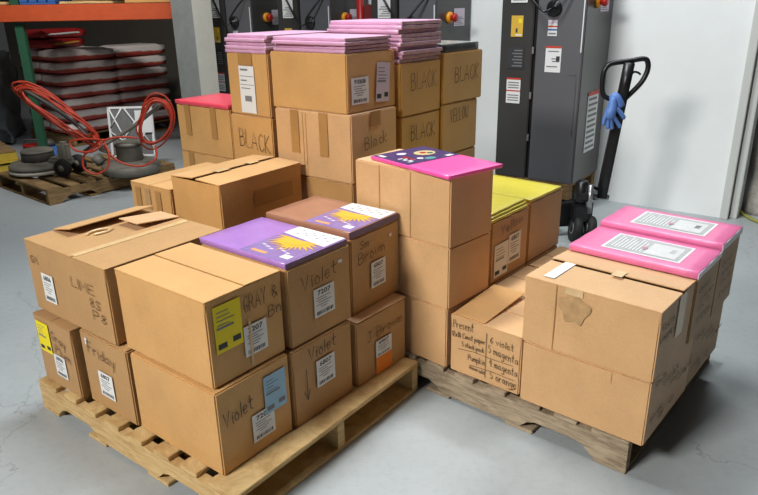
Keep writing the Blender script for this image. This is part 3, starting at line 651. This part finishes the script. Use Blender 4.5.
# ------------------------------------------------------------------ equipment cabinets
ORW = mat('warning red stripe', (196, 60, 40), .5)
def sticker(t, face, box_, rects, name, label=None):
    """a sticker made of colour bands; face 'B' lies on x=0 side, 'C' on y=0 side"""
    mb = MB(); (a0, z0, a1, z1) = box_
    def P(e): return (lambda a, z: (-e, a, z)) if face == 'B' else (lambda a, z: (a, -e, z))
    quad(mb, P(.002), a0, z0, a1, z1, rects[0])
    for k, (u0, v0, u1, v1, m) in enumerate(rects[1:]):
        quad(mb, P(.0028+.0002*k), a0+(a1-a0)*u0, z0+(z1-z0)*v0, a0+(a1-a0)*u1, z0+(z1-z0)*v1, m)
    o = mb.build(name, t)
    if label: o['label'] = label
    return o
TXT = [(.1, .08+.1*k, .9-.15*(k % 3), .12+.1*k, GREYINK) for k in range(5)]
def cabinet(label, x, y, z0):
    t = thing('equipment_cabinet', label, 'cabinet', rm(x, y, z0), ROOM, 'charcoal equipment cabinets')
    zt = 1.78-z0+.16
    mb = MB(); mb.box((0, 0, 0), (.575, .355, zt), CAB, .006); mb.build('main_housing', t)
    mb = MB(); mb.box((.004, .385, 0), (.575, .645, zt), CABD, .006); mb.build('control_housing', t)
    mb = MB(); mb.box((.03, .35, 0), (.56, .39, zt), BLACK); mb.build('joint_channel', t)
    mb = MB(); mb.box((.012, -.0045, .004), (.568, 0, zt-.004), CABD, .002); mb.build('end_panel', t)
    for zz in (.3, .62, .95): 
        mb = MB(); mb.box((-.006, .368, zz), (.02, .384, zz+.05), STEEL, .002); mb.build('hinge', t)
    b = -z0
    mb = MB(); mb.box((-.003, .008, 1.22+b), (0, .016, 1.66+b), WHITE); mb.build('edge_seal', t)['label'] = 'white strip along the corner'
    mb = MB(); mb.tube(smooth_path([(-.003, .03, .62+b), (-.003, .03, 1.03+b), (-.003, .05, 1.06+b), (-.003, .09, 1.06+b)], 4), .002, CAB, 5); mb.build('trim_line', t)
    # round port with its cable
    mb = MB(); mb.lathe([(.055, 0), (.058, .012), (.05, .022), (.02, .024), (.02, .05)], BLACK, 22, Matrix.Translation((0, .23, 1.52+b)) @ Matrix.Rotation(R(-90), 4, 'Y')); mb.build('cable_port', t)
    mb = MB(); mb.tube(smooth_path([(-.05, .23, 1.52+b), (-.09, .27, 1.50+b), (-.06, .36, 1.56+b), (-.02, .46, 1.66+b), (-.01, .52, 1.74+b)]), .009, BLACK, 6)
    mb.tube(smooth_path([(-.05, .23, 1.52+b), (-.10, .19, 1.56+b), (-.06, .10, 1.68+b), (-.01, .04, 1.76+b)]), .009, BLACK, 6); mb.build('cable', t)
    # stop button on the end panel
    mb = MB(); Mk = Matrix.Translation((.20, -.0045, 1.56+b)) @ Matrix.Rotation(R(90), 4, 'X')
    mb.lathe([(.045, 0), (.045, .02), (.036, .026)], YELP, 20, Mk); mb.lathe([(.022, .02), (.024, .045), (.034, .05), (.034, .068), (.024, .076)], RED, 20, Mk); o = mb.build('stop_button', t); o['label'] = 'red stop button on a yellow collar'
    sticker(t, 'C', (.28, 1.49+b, .46, 1.63+b), [PAPER_P]+TXT, 'notice_sticker').location.y = -.0055
    sticker(t, 'C', (.19, .46+b, .42, .92+b), [WHITE]+[(.08, .05+.09*k, .92-.1*(k % 2), .09+.09*k, GREYINK) for k in range(10)]+[(0, .94, 1, 1, ORW)], 'notice_sticker').location.y = -.0055
    sticker(t, 'B', (.20, 1.33+b, .27, 1.44+b), [WHITE, (0, .78, 1, 1, PAPER_P), (0, .55, 1, .64, ORW), (0, .34, 1, .44, BLUE), (.1, .1, .9, .2, GREYINK)], 'warning_sticker')
    sticker(t, 'B', (.155, 1.075+b, .275, 1.26+b), [WHITE, (0, .92, 1, 1, ORW), (.15, .78, .85, .82, GREYINK), (.1, .5, .6, .54, GREYINK), (.1, .4, .55, .44, GREYINK), (.2, .2, .9, .24, GREYINK), (.08, .42, .3, .62, INK)], 'warning_sticker', 'white warning sheet with a red band')
    for o, (a0, z0_, a1, z1, rr, n, lb) in enumerate(((.44, 1.56, .57, 1.74, [WHITE]+TXT, 'notice_sticker', None), (.465, 1.32, .56, 1.47, [mat('amber sticker', (214, 172, 60), .5), (.1, .65, .4, .85, PAPER_Y), (.45, .2, .6, .4, INK), (.1, .05, .6, .12, WHITE)], 'rating_sticker', 'yellow rating sticker'),
            (.445, 1.09, .58, 1.25, [INK]+[(.1, .1+.14*k, .7-.1*(k % 2), .15+.14*k, GREYINK) for k in range(6)], 'rating_plate', 'black rating plate'), (.46, .83, .575, 1.02, [WHITE, (0, .93, 1, 1, ORW), (0, .47, 1, .52, ORW)]+[(.1, .1+.1*k, .9, .14+.1*k, GREYINK) for k in (0, 1, 2, 5, 6, 7)], 'warning_sticker', 'white warning sheet with two red bands'))):
        sticker(t, 'B', (a0, z0_+b, a1, z1+b), rr, n, lb)
    return t
YB = 1.713
base_cab = cabinet('charcoal cabinet by the pallet jack, standing against the white wall', 4.81, YB, .25)
for y, lab in ((2.937, 'charcoal cabinet behind the tall pink pile, nearest of the rear row'), (4.039, 'middle charcoal cabinet of the rear row, red pipe beside it'), (5.04, 'leftmost charcoal cabinet of the rear row, beside the pillar')):
    dup(base_cab, rm(4.81, y, .14), ROOM, lab)
for y, lab in ((2.937, 'skid under the nearest cabinet of the rear row'), (4.039, 'skid under the middle cabinet of the rear row'), (5.04, 'skid under the cabinet beside the pillar'), (YB, 'skid on the pallet jack forks under the wall cabinet')):
    z = .125 if y == YB else 0; hgt = .125 if y == YB else .14
    t = thing('skid', lab, 'skid', rm(4.81, y, z), ROOM, 'timber skids under the cabinets')
    for k in (0, 1, 2):
        mb = MB(); mb.box((.0+.25*k, .01, 0), (.07+.25*k, .64, hgt-.02), WOOD_M, .003); mb.build('runner', t)
    mb = MB(); mb.box((0, .005, hgt-.02), (.57, .645, hgt-.0005), WOOD_M, .002); mb.build('deck_board', t)
mb = MB(); q = rm(5.0, 3.84); mb.tube([(q[0], q[1], 0), (q[0], q[1], 1.9)], .035, RED, 14); mb.box((q[0]+.036, q[1]-.06, 1.42), (q[0]+.15, q[1]+.02, 1.56), mat('dark red box', (110, 20, 18), .5), .01)
tag(mb.build('standpipe'), 'red pipe with a dark red box between the rear cabinets', 'pipe')

# ------------------------------------------------------------------ pallet jack
jb = ray_pt(579, 236, 4.36); jx, jy = jb.x, jb.y
t = thing('pallet_jack', 'black pallet jack with a looped handle by the white wall', 'pallet jack', (jx, jy, 0))
def L_(p): return (p[0]-jx, p[1]-jy, p[2])
for k, dx in enumerate((-.06, .035)):
    mb = MB(); mb.lathe([(.03, 0), (.085, .004), (.09, .012), (.09, .042), (.085, .05), (.03, .054)], RUBBER, 26, Matrix.Translation((dx, -.01, .09)) @ Matrix.Rotation(R(100), 4, 'Y')); w_ = mb.build('steer_wheel', t)
    mb = MB(); mb.lathe([(.04, 0), (.04, .06)], STEEL, 18, Matrix.Translation((dx, -.01, .09)) @ Matrix.Rotation(R(100), 4, 'Y')); mb.build('hub', w_)
mb = MB(); mb.box((-.055, -.03, .14), (.055, .09, .26), BLACK, .01); mb.lathe([(.045, .26), (.05, .3), (.045, .40), (.03, .42)], BLACK, 20, Matrix.Translation((0, .03, 0)))
mb.lathe([(.018, .2), (.018, .40)], STEEL, 14, Matrix.Translation((.045, -.02, 0))); mb.box((-.03, -.05, .30), (.02, -.02, .345), RUBBER, .006); mb.box((.02, -.045, .25), (.05, -.01, .29), STEEL, .004); mb.build('pump', t)
h0 = ray_pt(601, 197, 4.42); h1 = ray_pt(617.5, 103, 4.36); h2 = ray_pt(629.5, 62.5, 4.33)
mb = MB(); mb.box((0, 0, 0), (0.001, 0.001, 0.001), BLACK)
mb = MB(); a, b = Vector(L_(h0)), Vector(L_(h2))
mb.tube([a+(b-a)*(k/6) for k in range(7)], [.046, .045, .044, .043, .042, .042, .042], BLACK, 4); mb.build('handle_stem', t)
mb = MB(); mb.tube([Vector((.02, .03, .36)), a+Vector((.05, 0, .0))], .014, STEEL, 8); mb.tube([Vector((.0, .05, .40)), a+Vector((-.02, .03, .05))], .012, BLACK, 8); mb.tube([a+Vector((-.07, 0, .0)), a+Vector((.05, 0, .0))], .02, STEEL, 10); mb.build('linkage', t)
loop = [(606, 68), (612, 63.5), (629, 61), (644, 58.8), (648, 63), (647, 72), (640, 84), (624, 99.5), (618, 103), (611, 99.5), (603.5, 95), (602.2, 85), (603.5, 74)]
mb = MB(); mb.tube(smooth_path([L_(ray_pt(x_, y_, 4.345)) for x_, y_ in loop], 5, True), .0165, BLACK, 10, True); mb.build('handle_grip', t)
mb = MB(); mb.tube(smooth_path([L_(ray_pt(x_, y_, 4.335)) for x_, y_ in ((631, 75), (634, 72), (638, 72.5), (640.5, 74.5))], 4), .007, BLACK, 7); mb.build('lever', t)
for s in (-.12, .10):
    mb = MB(); mb.box((s-.045, .145, .065), (s+.045, 1.2, .118), BLACK, .006, Matrix.Rotation(R(10), 4, 'Z')); mb.build('fork', t)
mb = MB(); mb.box((-.16, .095, .07), (.14, .14, .24), BLACK, .008, Matrix.Rotation(R(10), 4, 'Z')); mb.build('fork_carriage', t)
# glove hung over the grip
g0 = ray_pt(613, 108, 4.30)
GLOVE = mat('blue rubber', (88, 124, 190), .45, noise=.1)
t = thing('rubber_glove', 'blue rubber glove draped over the pallet jack handle', 'glove', (g0.x, g0.y, g0.z))
def gp(x_, y_, Y=4.29):
    p = ray_pt(x_, y_, Y); return (p.x-g0.x, p.y-g0.y, p.z-g0.z)
bm = bmesh.new()
mbG = MB()
mbG.tube(smooth_path([gp(614, 97), gp(613, 101), gp(612, 108), gp(610, 114), gp(609, 119)], 3), [.012, .018, .022, .025, .028, .031, .033, .035, .036, .036, .034, .031, .026], GLOVE, 12)
for (pts, r) in (([(607, 113), (604.5, 119), (603, 126)], .011), ([(608.5, 117), (608, 124), (607.5, 129)], .012), ([(611, 118), (611.5, 125), (612, 129.5)], .012), ([(613, 115), (617, 122), (620.5, 128)], .012), ([(614, 106), (620, 112), (624.5, 119)], .013)):
    sp = smooth_path([gp(*p, 4.285) for p in pts], 4); mbG.tube(sp, [r*1.1]*(len(sp)-1)+[r*.55], GLOVE, 9)
mbG.build('hand', t)
mb = MB(); sp = smooth_path([gp(611, 100, 4.31), gp(614, 95.5, 4.31), gp(617.5, 98, 4.30), gp(620, 106, 4.31)], 4); mb.tube(sp, [.014, .018, .020, .021, .021, .021, .022, .023, .024, .026, .028, .030, .030], GLOVE, 12); mb.build('cuff', t)

# ------------------------------------------------------------------ doorway at the right
FUZ = mat('silver foil wrap', (176, 172, 164), .45, noise=.25, nscale=40, bump=1, bscale=30)
q = ray_pt(768, 212, 5.3)
bm = bmesh.new(); bmesh.ops.create_cone(bm, cap_ends=True, segments=48, radius1=.22, radius2=.19, depth=1.32)
bmesh.ops.subdivide_edges(bm, edges=[e for e in bm.edges if e.calc_length() > .5], cuts=40)
for v in bm.verts:
    k = random.uniform(-.03, .02)*1.0; v.co.x *= 1+k*1.2; v.co.y *= 1+k*1.2; v.co.x += .015*math.sin(14*v.co.z); v.co.z += .66
mb = MB(); mb.addbm(bm, FUZ, True); o = mb.build('insulation_roll'); o.location = rm(5.80, .46); tag(o, 'crinkled silver roll standing beyond the doorway', 'roll')
HOSE = mat('yellow green hose', (150, 150, 70), .5)
mb = MB(); mb.tube(smooth_path([ray_pt(x_, y_, Y) for x_, y_, Y in ((738, 190, 5.12), (736, 203, 5.0), (742, 213, 4.87), (752, 219, 4.72), (766, 225, 4.6))]), .012, HOSE, 8)
for v in range(len(mb.v)): mb.v[v] = (mb.v[v][0], mb.v[v][1], max(.0, mb.v[v][2]))
tag(mb.build('hose'), 'yellow green hose lying on the floor at the doorway', 'hose')

# ------------------------------------------------------------------ far left: rack, sacks, machines
def at(px, py, z):
    p = ray_pt(px, py, 10); d = p-Vector((0, 0, H)); return Vector((0, 0, H))+d*((z-H)/d.z)
b0, b1 = ray_pt(-40, 23, 6.75), ray_pt(182, 19.3, 7.0)
ang = math.atan2(b1.y-b0.y, b1.x-b0.x); LR = math.hypot(b1.x-b0.x, b1.y-b0.y); zb = (b0.z+b1.z)/2
t = thing('pallet_rack', 'storage rack with an orange beam and a green post', 'rack', (b0.x, b0.y, 0), ang)
for yy in (0, .9):
    mb = MB(); mb.box((0, yy, zb), (LR, yy+.05, zb+.155), ORANGE, .006); mb.build('beam', t)
gx = (ray_pt(17.5, 26, 6.85)-b0).to_2d().length
mb = MB(); mb.box((gx-.04, .055, 0), (gx+.04, .13, 2.6), GREEN, .004); mb.build('post', t)
mb = MB(); mb.box((gx-.07, .03, 0), (gx+.07, .16, .012), GREEN, .002); mb.build('foot_plate', t)
def onrack(name, label, cat, x0, x1, y0, y1, h, m, extra=None):
    t2 = thing(name, label, cat, (b0.x, b0.y, zb+.156), ang); mb = MB(); mb.box((x0, y0, 0), (x1, y1, h), m, .006); return t2, mb
def rx(px): return (ray_pt(px, 14, 6.85)-b0).to_2d().length
x0, x1 = gx+.06, rx(56)
t2 = thing('crate', 'blue crate on the rack above the green post', 'crate', (b0.x, b0.y, zb+.156), ang)
mb = MB(); mb.box((x0, .03, 0), (x1, .5, .02), BLUE, .003); mb.build('base', t2)
for k in range(4):
    xx = x0+(x1-x0-.07)*k/3; mb = MB(); mb.box((xx, .03, .0201), (xx+.07, .5, .14), BLUE, .004); mb.build('block', t2)
mb = MB(); mb.box((x0, .03, .1402), (x1, .5, .165), BLUE, .003); mb.build('deck', t2)
t2, mb = onrack('plywood_sheet', 'pale plywood sheet lying on the rack beam', 'board', rx(-35), gx-.06, .02, .8, .03, WOOD_L); mb.build('sheet', t2)
t2, mb = onrack('plywood_sheet', 'long pale board on the rack right of the blue crate', 'board', rx(60), rx(112), .01, .7, .025, WOOD_L); mb.build('sheet', t2)
t2, mb = onrack('storage_box', 'tan box on the rack beside the pillar', 'box', rx(122), rx(168), .08, .6, .3, KRAFT); mb.build('body', t2)
mb2 = MB(); mb2.box((rx(122)+.02, .06, .1), (rx(122)+.12, .0795, .2), INK); mb2.build('panel', t2)
t2, mb = onrack('storage_box', 'brown box on the rack above the sacks', 'box', rx(70), rx(96), .1, .5, .2, WOOD_M)
mb.v = [(a, b, c+.0255) for a, b, c in mb.v]; mb.build('body', t2)
# sacks
SACK = bpy.data.materials.new('printed sack'); SACK.use_nodes = True
nt = SACK.node_tree; bs = nt.nodes['Principled BSDF']; bs.inputs['Roughness'].default_value = .3
tc = nt.nodes.new('ShaderNodeTexCoord'); sx = nt.nodes.new('ShaderNodeSeparateXYZ'); nt.links.new(tc.outputs['Object'], sx.inputs[0])
no = nt.nodes.new('ShaderNodeTexNoise'); no.inputs['Scale'].default_value = 6; nt.links.new(tc.outputs['Object'], no.inputs['Vector'])
ma = nt.nodes.new('ShaderNodeMath'); ma.operation = 'MULTIPLY_ADD'; ma.inputs[1].default_value = .05; nt.links.new(no.outputs['Fac'], ma.inputs[0]); nt.links.new(sx.outputs[2], ma.inputs[2])
rp = nt.nodes.new('ShaderNodeValToRGB'); rp.color_ramp.interpolation = 'LINEAR'
e = rp.color_ramp.elements; e[0].position = .045; e[0].color = (*lin((178, 60, 50)), 1); e[1].position = .14; e[1].color = (*lin((232, 220, 214)), 1)
for pos, cc in ((.078, (192, 88, 74)), (.092, (240, 230, 224))): k = e.new(pos); k.color = (*lin(cc), 1)
nt.links.new(ma.outputs[0], rp.inputs[0]); nt.links.new(rp.outputs[0], bs.inputs['Base Color'])
SACKR = mat('red sack', (160, 34, 34), .35, noise=.25, nscale=7)
def sack_mesh(w, d, h, m):
    bm = bmesh.new(); bmesh.ops.create_cube(bm, size=1); bmesh.ops.subdivide_edges(bm, edges=bm.edges[:], cuts=7, use_grid_fill=True)
    for v in bm.verts:
        x, y, z = v.co*2; ex = max(abs(x), abs(y)); pin = 1-.75*max(0, ex-.55)/.45*abs(z) if True else 1
        zz = z*(1-.30*max(0, (ex-.7)/.3)**2); sc = 1+.02*math.sin(5*x+3*y)
        v.co = Vector((x*w/2*sc*(1-.03*abs(z)), y*d/2*sc*(1-.03*abs(z)), (zz*.5+.5)*h+.006*math.sin(7*x)*math.cos(6*y)*(abs(z) < .99)))
    mb = MB(); mb.addbm(bm, m, True); return mb
sc0 = at(70, 136, .14); SY = R(54)
def sp_(x, y): return (sc0.x+math.cos(SY)*x-math.sin(SY)*y, sc0.y+math.sin(SY)*x+math.cos(SY)*y)
HS = .140; LAY = ['lowest', 'second', 'third', 'fourth', 'fifth', 'sixth', 'topmost']; base_sack = None
pl = pallet('dark pallet under the heap of red and white sacks', *sp_(.76, .48), SY, 1.45, 0.96, 0, WOOD_M)
for k in range(7):
    for (x, y, nm) in ((.37, .23, 'front'), (1.125, .23, 'pillar side'), (.40, .70, 'green post side')):
        lab = f'red and white sack, {LAY[k]} layer, {nm} of the heap'
        px, py = sp_(x+random.uniform(-.006, .006), y+random.uniform(-.006, .006))
        if base_sack is None: base_sack = tag(sack_mesh(.735, .45, HS-.003, SACK).build('sack'), lab, 'sack', 'sacks in the heap under the rack'); o = base_sack
        else: o = base_sack.copy(); COL.objects.link(o); o['label'] = lab
        o.location = (px, py, .1385+HS*k); o.rotation_euler = (0, 0, SY+random.uniform(-.012, .012))
ztop = .1385+HS*7
for k, (x, y, rz, z, lab, mm) in enumerate(((.30, .55, .5, ztop, 'plain red sack with an orange flash on top of the heap', SACKR), (.32, .58, .3, ztop+.109, 'dark red sack slumped highest on the heap', SACKR))):
    o = sack_mesh(.70, .40, .108, mm).build('sack'); px, py = sp_(x, y); o.location = (px, py, z); o.rotation_euler = (0, 0, SY+rz); tag(o, lab, 'sack', 'plain red sacks')
    mb = MB(); mb.tube(smooth_path([(-.33, -.18, .05), (-.1, -.205, .05), (.15, -.2, .055), (.33, -.18, .05)], 4), .012, PAPER if k else SUN, 6); mb.build('seam', o)

# polisher pallet and two floor polishers
near = at(50, 206, 0); PY_ = R(50)
def pp_(x, y): return (near.x+math.cos(PY_)*x-math.sin(PY_)*y, near.y+math.sin(PY_)*x+math.cos(PY_)*y)
cxy = pp_(.62, .51); pallet('brown pallet carrying the two floor polishers', cxy[0], cxy[1], PY_+R(90), 1.02, 1.24, 0, WOOD_M)
def tube_px(mb, pts, r, m, n=7, sm=5, closed=False): mb.tube(smooth_path([L2(ray_pt(*p)) for p in pts], sm, closed), r, m, n, closed)
d1 = at(40, 166, .20)
t = thing('floor_polisher', 'wide floor polisher with a flat disc and two small wheels, on the brown pallet', 'floor polisher', (d1.x, d1.y, .138), R(-14))
L2 = lambda p: t.matrix_basis.inverted() @ p
bpy.context.view_layer.update()
mb = MB(); mb.lathe([(.02, .02), (.245, .02), (.262, .03), (.262, .048), (.23, .055)], mat('white pad', (176, 172, 160), .8, noise=.15), 40); mb.build('pad', t)
mb = MB(); mb.lathe([(.24, .056), (.258, .066), (.258, .085), (.24, .105), (.17, .118), (.05, .12)], GREYM, 40); mb.build('disc_housing', t)
mb = MB(); mb.lathe([(.135, .116), (.14, .12), (.14, .19), (.13, .20), (.02, .205)], GREYD, 32, Matrix.Scale(1.0, 4)); o = mb.build('motor', t)
mb = MB(); mb.lathe([(.142, .196), (.142, .208), (.125, .222), (.02, .225)], GREYM, 32); mb.build('motor_cap', t)
mb = MB(); mb.box((.15, -.08, .08), (.33, .08, .16), GREYM, .02); mb.box((.24, -.05, .12), (.34, .05, .30), GREYM, .025); mb.build('yoke', t)
for yy in (-.13, .08):
    mb = MB(); mb.lathe([(.015, 0), (.075, .004), (.08, .015), (.08, .04), (.075, .05), (.015, .052)], RUBBER, 24, Matrix.Translation((.33, yy, .081)) @ Matrix.Rotation(R(-90), 4, 'X')); w_ = mb.build('wheel', t)
    mb = MB(); mb.lathe([(.03, -.002), (.03, .056)], GREYM, 16, Matrix.Translation((.33, yy, .081)) @ Matrix.Rotation(R(-90), 4, 'X')); mb.build('hub', w_)
mb = MB(); tube_px(mb, [(84, 152, 5.75), (92, 140, 5.7), (60, 112, 5.72), (24, 90, 5.75)], .017, GREYD); tube_px(mb, [(77, 126, 5.66), (98, 146, 5.66)], .010, STEEL); mb.build('handle', t)
mb = MB()
JR = random.Random(3)
def strand(mb, base, r, j, Y0, n, close=True):
    for k in range(n):
        f = k/(n-1)-.5; ph = JR.uniform(0, 6)
        cx_ = sum(p[0] for p in base)/len(base); cy_ = sum(p[1] for p in base)/len(base); g = 1+.34*f+JR.uniform(-.06, .06)
        tube_px(mb, [(cx_+(p[0]-cx_)*(1+.2*f)+j*.6*math.sin(ph+i*1.3), cy_+(p[1]-cy_)*g+j*.6*math.cos(ph*2+i), Y0+.012*k+.02*math.sin(i+ph)) for i, p in enumerate(base)], r, CORD, 6, 5, close)
strand(mb, [(17, 88), (28, 86), (46, 94), (64, 107), (82, 121), (96, 136), (92, 142), (74, 134), (54, 121), (36, 107), (22, 96)], .0075, 3.0, 5.56, 8)
tube_px(mb, [(93, 136, 5.55), (100, 146, 5.5), (90, 152, 5.5), (75, 150, 5.5), (70, 142, 5.52), (84, 139, 5.52), (105, 140, 5.5)], .009, CORD, 6)
mb.build('cord', t)['label'] = 'orange cord wound on the handle'
d2 = at(131, 163, .22)
t = thing('floor_polisher', 'round floor polisher with a tall drum motor and looped cord, on the brown pallet', 'floor polisher', (d2.x, d2.y, .138), R(10))
L2 = lambda p: t.matrix_basis.inverted() @ p
mb = MB(); mb.lathe([(.23, .0), (.255, .02), (.262, .06), (.25, .085), (.19, .11), (.05, .12)], GREYM, 40); mb.build('disc_housing', t)
mb = MB(); mb.lathe([(.11, .11), (.115, .12), (.115, .24), (.12, .245), (.12, .265), (.11, .28), (.03, .285)], GREYM, 30); mb.build('motor', t)
mb = MB(); mb.lathe([(.122, .243), (.124, .25), (.124, .262), (.12, .266)], GREYD, 30); mb.build('motor_band', t)
mb = MB(); tube_px(mb, [(108, 152, 5.95), (100, 148, 5.9), (112, 140, 5.9), (135, 125, 5.9), (160, 105, 5.9)], .018, GREYM); mb.tube([(-.25, -.02, .1), (-.30, 0, .16)], .05, GREYM, 10); mb.build('handle', t)
mb = MB()
strand(mb, [(147, 107), (155, 100), (165, 103), (171, 116), (168, 132), (157, 143), (145, 142), (139, 131), (141, 117)], .0075, 3.5, 5.78, 7)
tube_px(mb, [(137, 138, 5.72), (120, 137, 5.7), (104, 141, 5.66), (108, 152, 5.6), (122, 163, 5.58), (142, 166, 5.58), (156, 158, 5.6), (155, 146, 5.75)], .009, CORD, 6)
tube_px(mb, [(104, 142, 5.6), (109, 154, 5.55), (107, 168, 5.52), (95, 174, 5.5), (84, 168, 5.5), (84, 156, 5.52), (95, 147, 5.55), (104, 140, 5.6)], .009, CORD, 6)
mb.build('cord', t)['label'] = 'orange cord hung in loops from the handle'
# air filter leaning
fq = ray_pt(132, 150, 6.62)
t = thing('air_filter', 'pleated air filter with a white lattice, leaning before the sacks', 'air filter', (fq.x, fq.y+.03, .141), R(4))
FM = Matrix.Rotation(R(-8), 4, 'X'); FW, FH = .44, .50
mb = MB(); mb.box((-FW/2+.02, .006, .02), (FW/2-.02, .03, FH-.02), mat('grey pleats', (112, 112, 112), .9, noise=.2, nscale=60, stretch=(1, 1, .1)), 0, FM); mb.build('pleats', t)
mb = MB()
for a, b in (((-FW/2, 0, 0), (-FW/2+.022, .035, FH)), ((FW/2-.022, 0, 0), (FW/2, .035, FH)), ((-FW/2, 0, 0), (FW/2, .035, .022)), ((-FW/2, 0, FH-.022), (FW/2, .035, FH))): mb.box(a, b, WHITE, .002, FM)
mb.build('frame', t)
mb = MB()
for (x0, z0, x1, z1) in ((-.2, .48, .0, .02), (-.2, .25, .1, .02), (-.2, .02, .14, .48), (-.05, .48, .2, .1), (-.2, .3, -.08, .48), (.2, .35, .0, .02)):
    mb.tube([FM @ Vector((x0, -.001, z0)), FM @ Vector((x1, -.001, z1))], .008, WHITE, 5)
mb.build('lattice', t)
mb = MB(); mb.box((.05, -.012, .24), (.21, -.009, .46), WHITE, 0, FM); mb.build('card', t)['label'] = 'white card tucked on the frame'
# clutter at the left edge
cq = ray_pt(5, 132, 7.6)
GW = mat('grey shrink wrap', (92, 96, 98), .3, noise=.35, nscale=6, bump=.8, bscale=9)
bm = bmesh.new(); bmesh.ops.create_cube(bm, size=1); bmesh.ops.subdivide_edges(bm, edges=bm.edges[:], cuts=11, use_grid_fill=True)
for v in bm.verts:
    x, y, z = v.co; k = .03*math.sin(13*x+5*z)+.03*math.sin(17*z+7*y)+.02*math.sin(31*x*z)
    v.co = Vector((x*.95*(1-.12*(z+.5))+k, y*.9+k, (z+.5)*1.0+k*(z > -.49)))
mb = MB(); mb.addbm(bm, GW, True); t = thing('wrapped_load', 'grey shrink wrapped load on the floor behind the green post', 'load', (cq.x-.75, cq.y+.75, 0), .3); o = mb.build('wrapping', t); o.location.z = .03
mb = MB(); mb.box((.02, -.50, .6), (.14, -.49, .8), PAPER); mb.build('sheet_label', t)
def small(name, label, cat, px, py, Y, mk):
    p = ray_pt(px, py, Y); t = thing(name, label, cat, (p.x, p.y, 0)); mk(t); return t
def bucket(t):
    mb = MB(); mb.lathe([(.08, 0), (.09, .02), (.10, .17), (.105, .175), (.09, .178)], RED, 20); mb.build('body', t); mb = MB(); mb.tube([(-.1, 0, .17), (-.06, -.02, .235), (.06, -.02, .235), (.1, 0, .17)], .006, STEEL, 6); mb.build('handle', t)
small('bucket', 'small red bucket on the floor behind the orange cord', 'bucket', 31, 137, 7.2, bucket)
def vac(t):
    mb = MB(); mb.lathe([(.12, 0), (.13, .02), (.13, .14), (.10, .19), (.03, .2)], BLUE, 20); mb.build('tank', t); mb = MB(); mb.lathe([(.06, .2), (.065, .24), (.03, .27)], GREYD, 16); mb.build('lid', t)
small('canister', 'blue canister on the floor left of the sacks', 'canister', 48, 140, 7.0, vac)
lq = at(3, 180, 0); t = thing('pallet', 'pallet with yellow painted edges at the far left', 'pallet', (lq.x-.62, lq.y+.25, 0), R(40), 'wooden pallets')
YW = mat('yellow painted wood', (186, 158, 50), .7, noise=.2)
for k in range(3): mb = MB(); mb.box((-.55, -.5+.43*k, .016), (.55, -.5+.43*k+.09, .12), YW, .004); mb.build('stringer', t)
for k in range(6): mb = MB(); mb.box((-.55+.2*k, -.5, .1205), (-.55+.2*k+.1, .45, .14), WOOD_M, .003); mb.build('deck_board', t)
for k in range(2): mb = MB(); mb.box((-.55+1.0*k, -.5, 0), (-.45+1.0*k, .45, .0155), WOOD_M, .003); mb.build('bottom_board', t)
mb = MB(); mb.box((-.5, -.52, .1405), (.5, .4, .16), YW, .004); 
for k in range(2): mb.box((-.5, -.5+.8*k, .16), (.5, -.42+.8*k, .235), YW, .004)
mb.box((-.5, -.5, .235), (.5, .38, .255), WOOD_M, .004); t2 = thing('skid', 'yellow edged skid on the pallet at the far left', 'skid', t.location, R(40)); mb.build('frame', t2)

# ------------------------------------------------------------------ light
def area(name, loc, target, sx, sy, power, col=(1, .975, .94), spread=180):
    l = bpy.data.lights.new(name, 'AREA'); l.shape = 'RECTANGLE'; l.size = sx; l.size_y = sy; l.energy = power; l.color = col; l.spread = R(spread)
    o = bpy.data.objects.new(name, l); COL.objects.link(o); o.location = loc
    o.rotation_euler = (Vector(target)-Vector(loc)).to_track_quat('-Z', 'Y').to_euler(); return o
area('ceiling_lamp_front', (-4.1, -1.5, 4.3), (.35, 2.4, .3), 1.6, .9, 72, spread=70)
area('ceiling_lamp_rear', (-.4, 3.3, 4.3), (0, 2.6, 0), 1.5, .4, 150, (.92, .98, 1))
area('ceiling_lamp_side', (1.9, 4.2, 4.2), (.5, 2.6, 0), 1.3, .4, 62, (.92, .98, 1))
area('rack_fill_light', (-2.2, 4.6, 4.0), (-3.2, 7.4, .7), .9, .3, 26, spread=84)  # added fill to brighten the sacks under the rack, not a known lamp
W_ = bpy.data.worlds.new('World'); SC.world = W_; W_.use_nodes = True
W_.node_tree.nodes['Background'].inputs[0].default_value = (.95, .97, 1, 1); W_.node_tree.nodes['Background'].inputs[1].default_value = .035
SC.view_settings.view_transform = 'Standard'; SC.view_settings.look = 'None'; SC.view_settings.gamma = 1; SC.view_settings.use_curve_mapping = False
SC.view_settings.exposure = 0
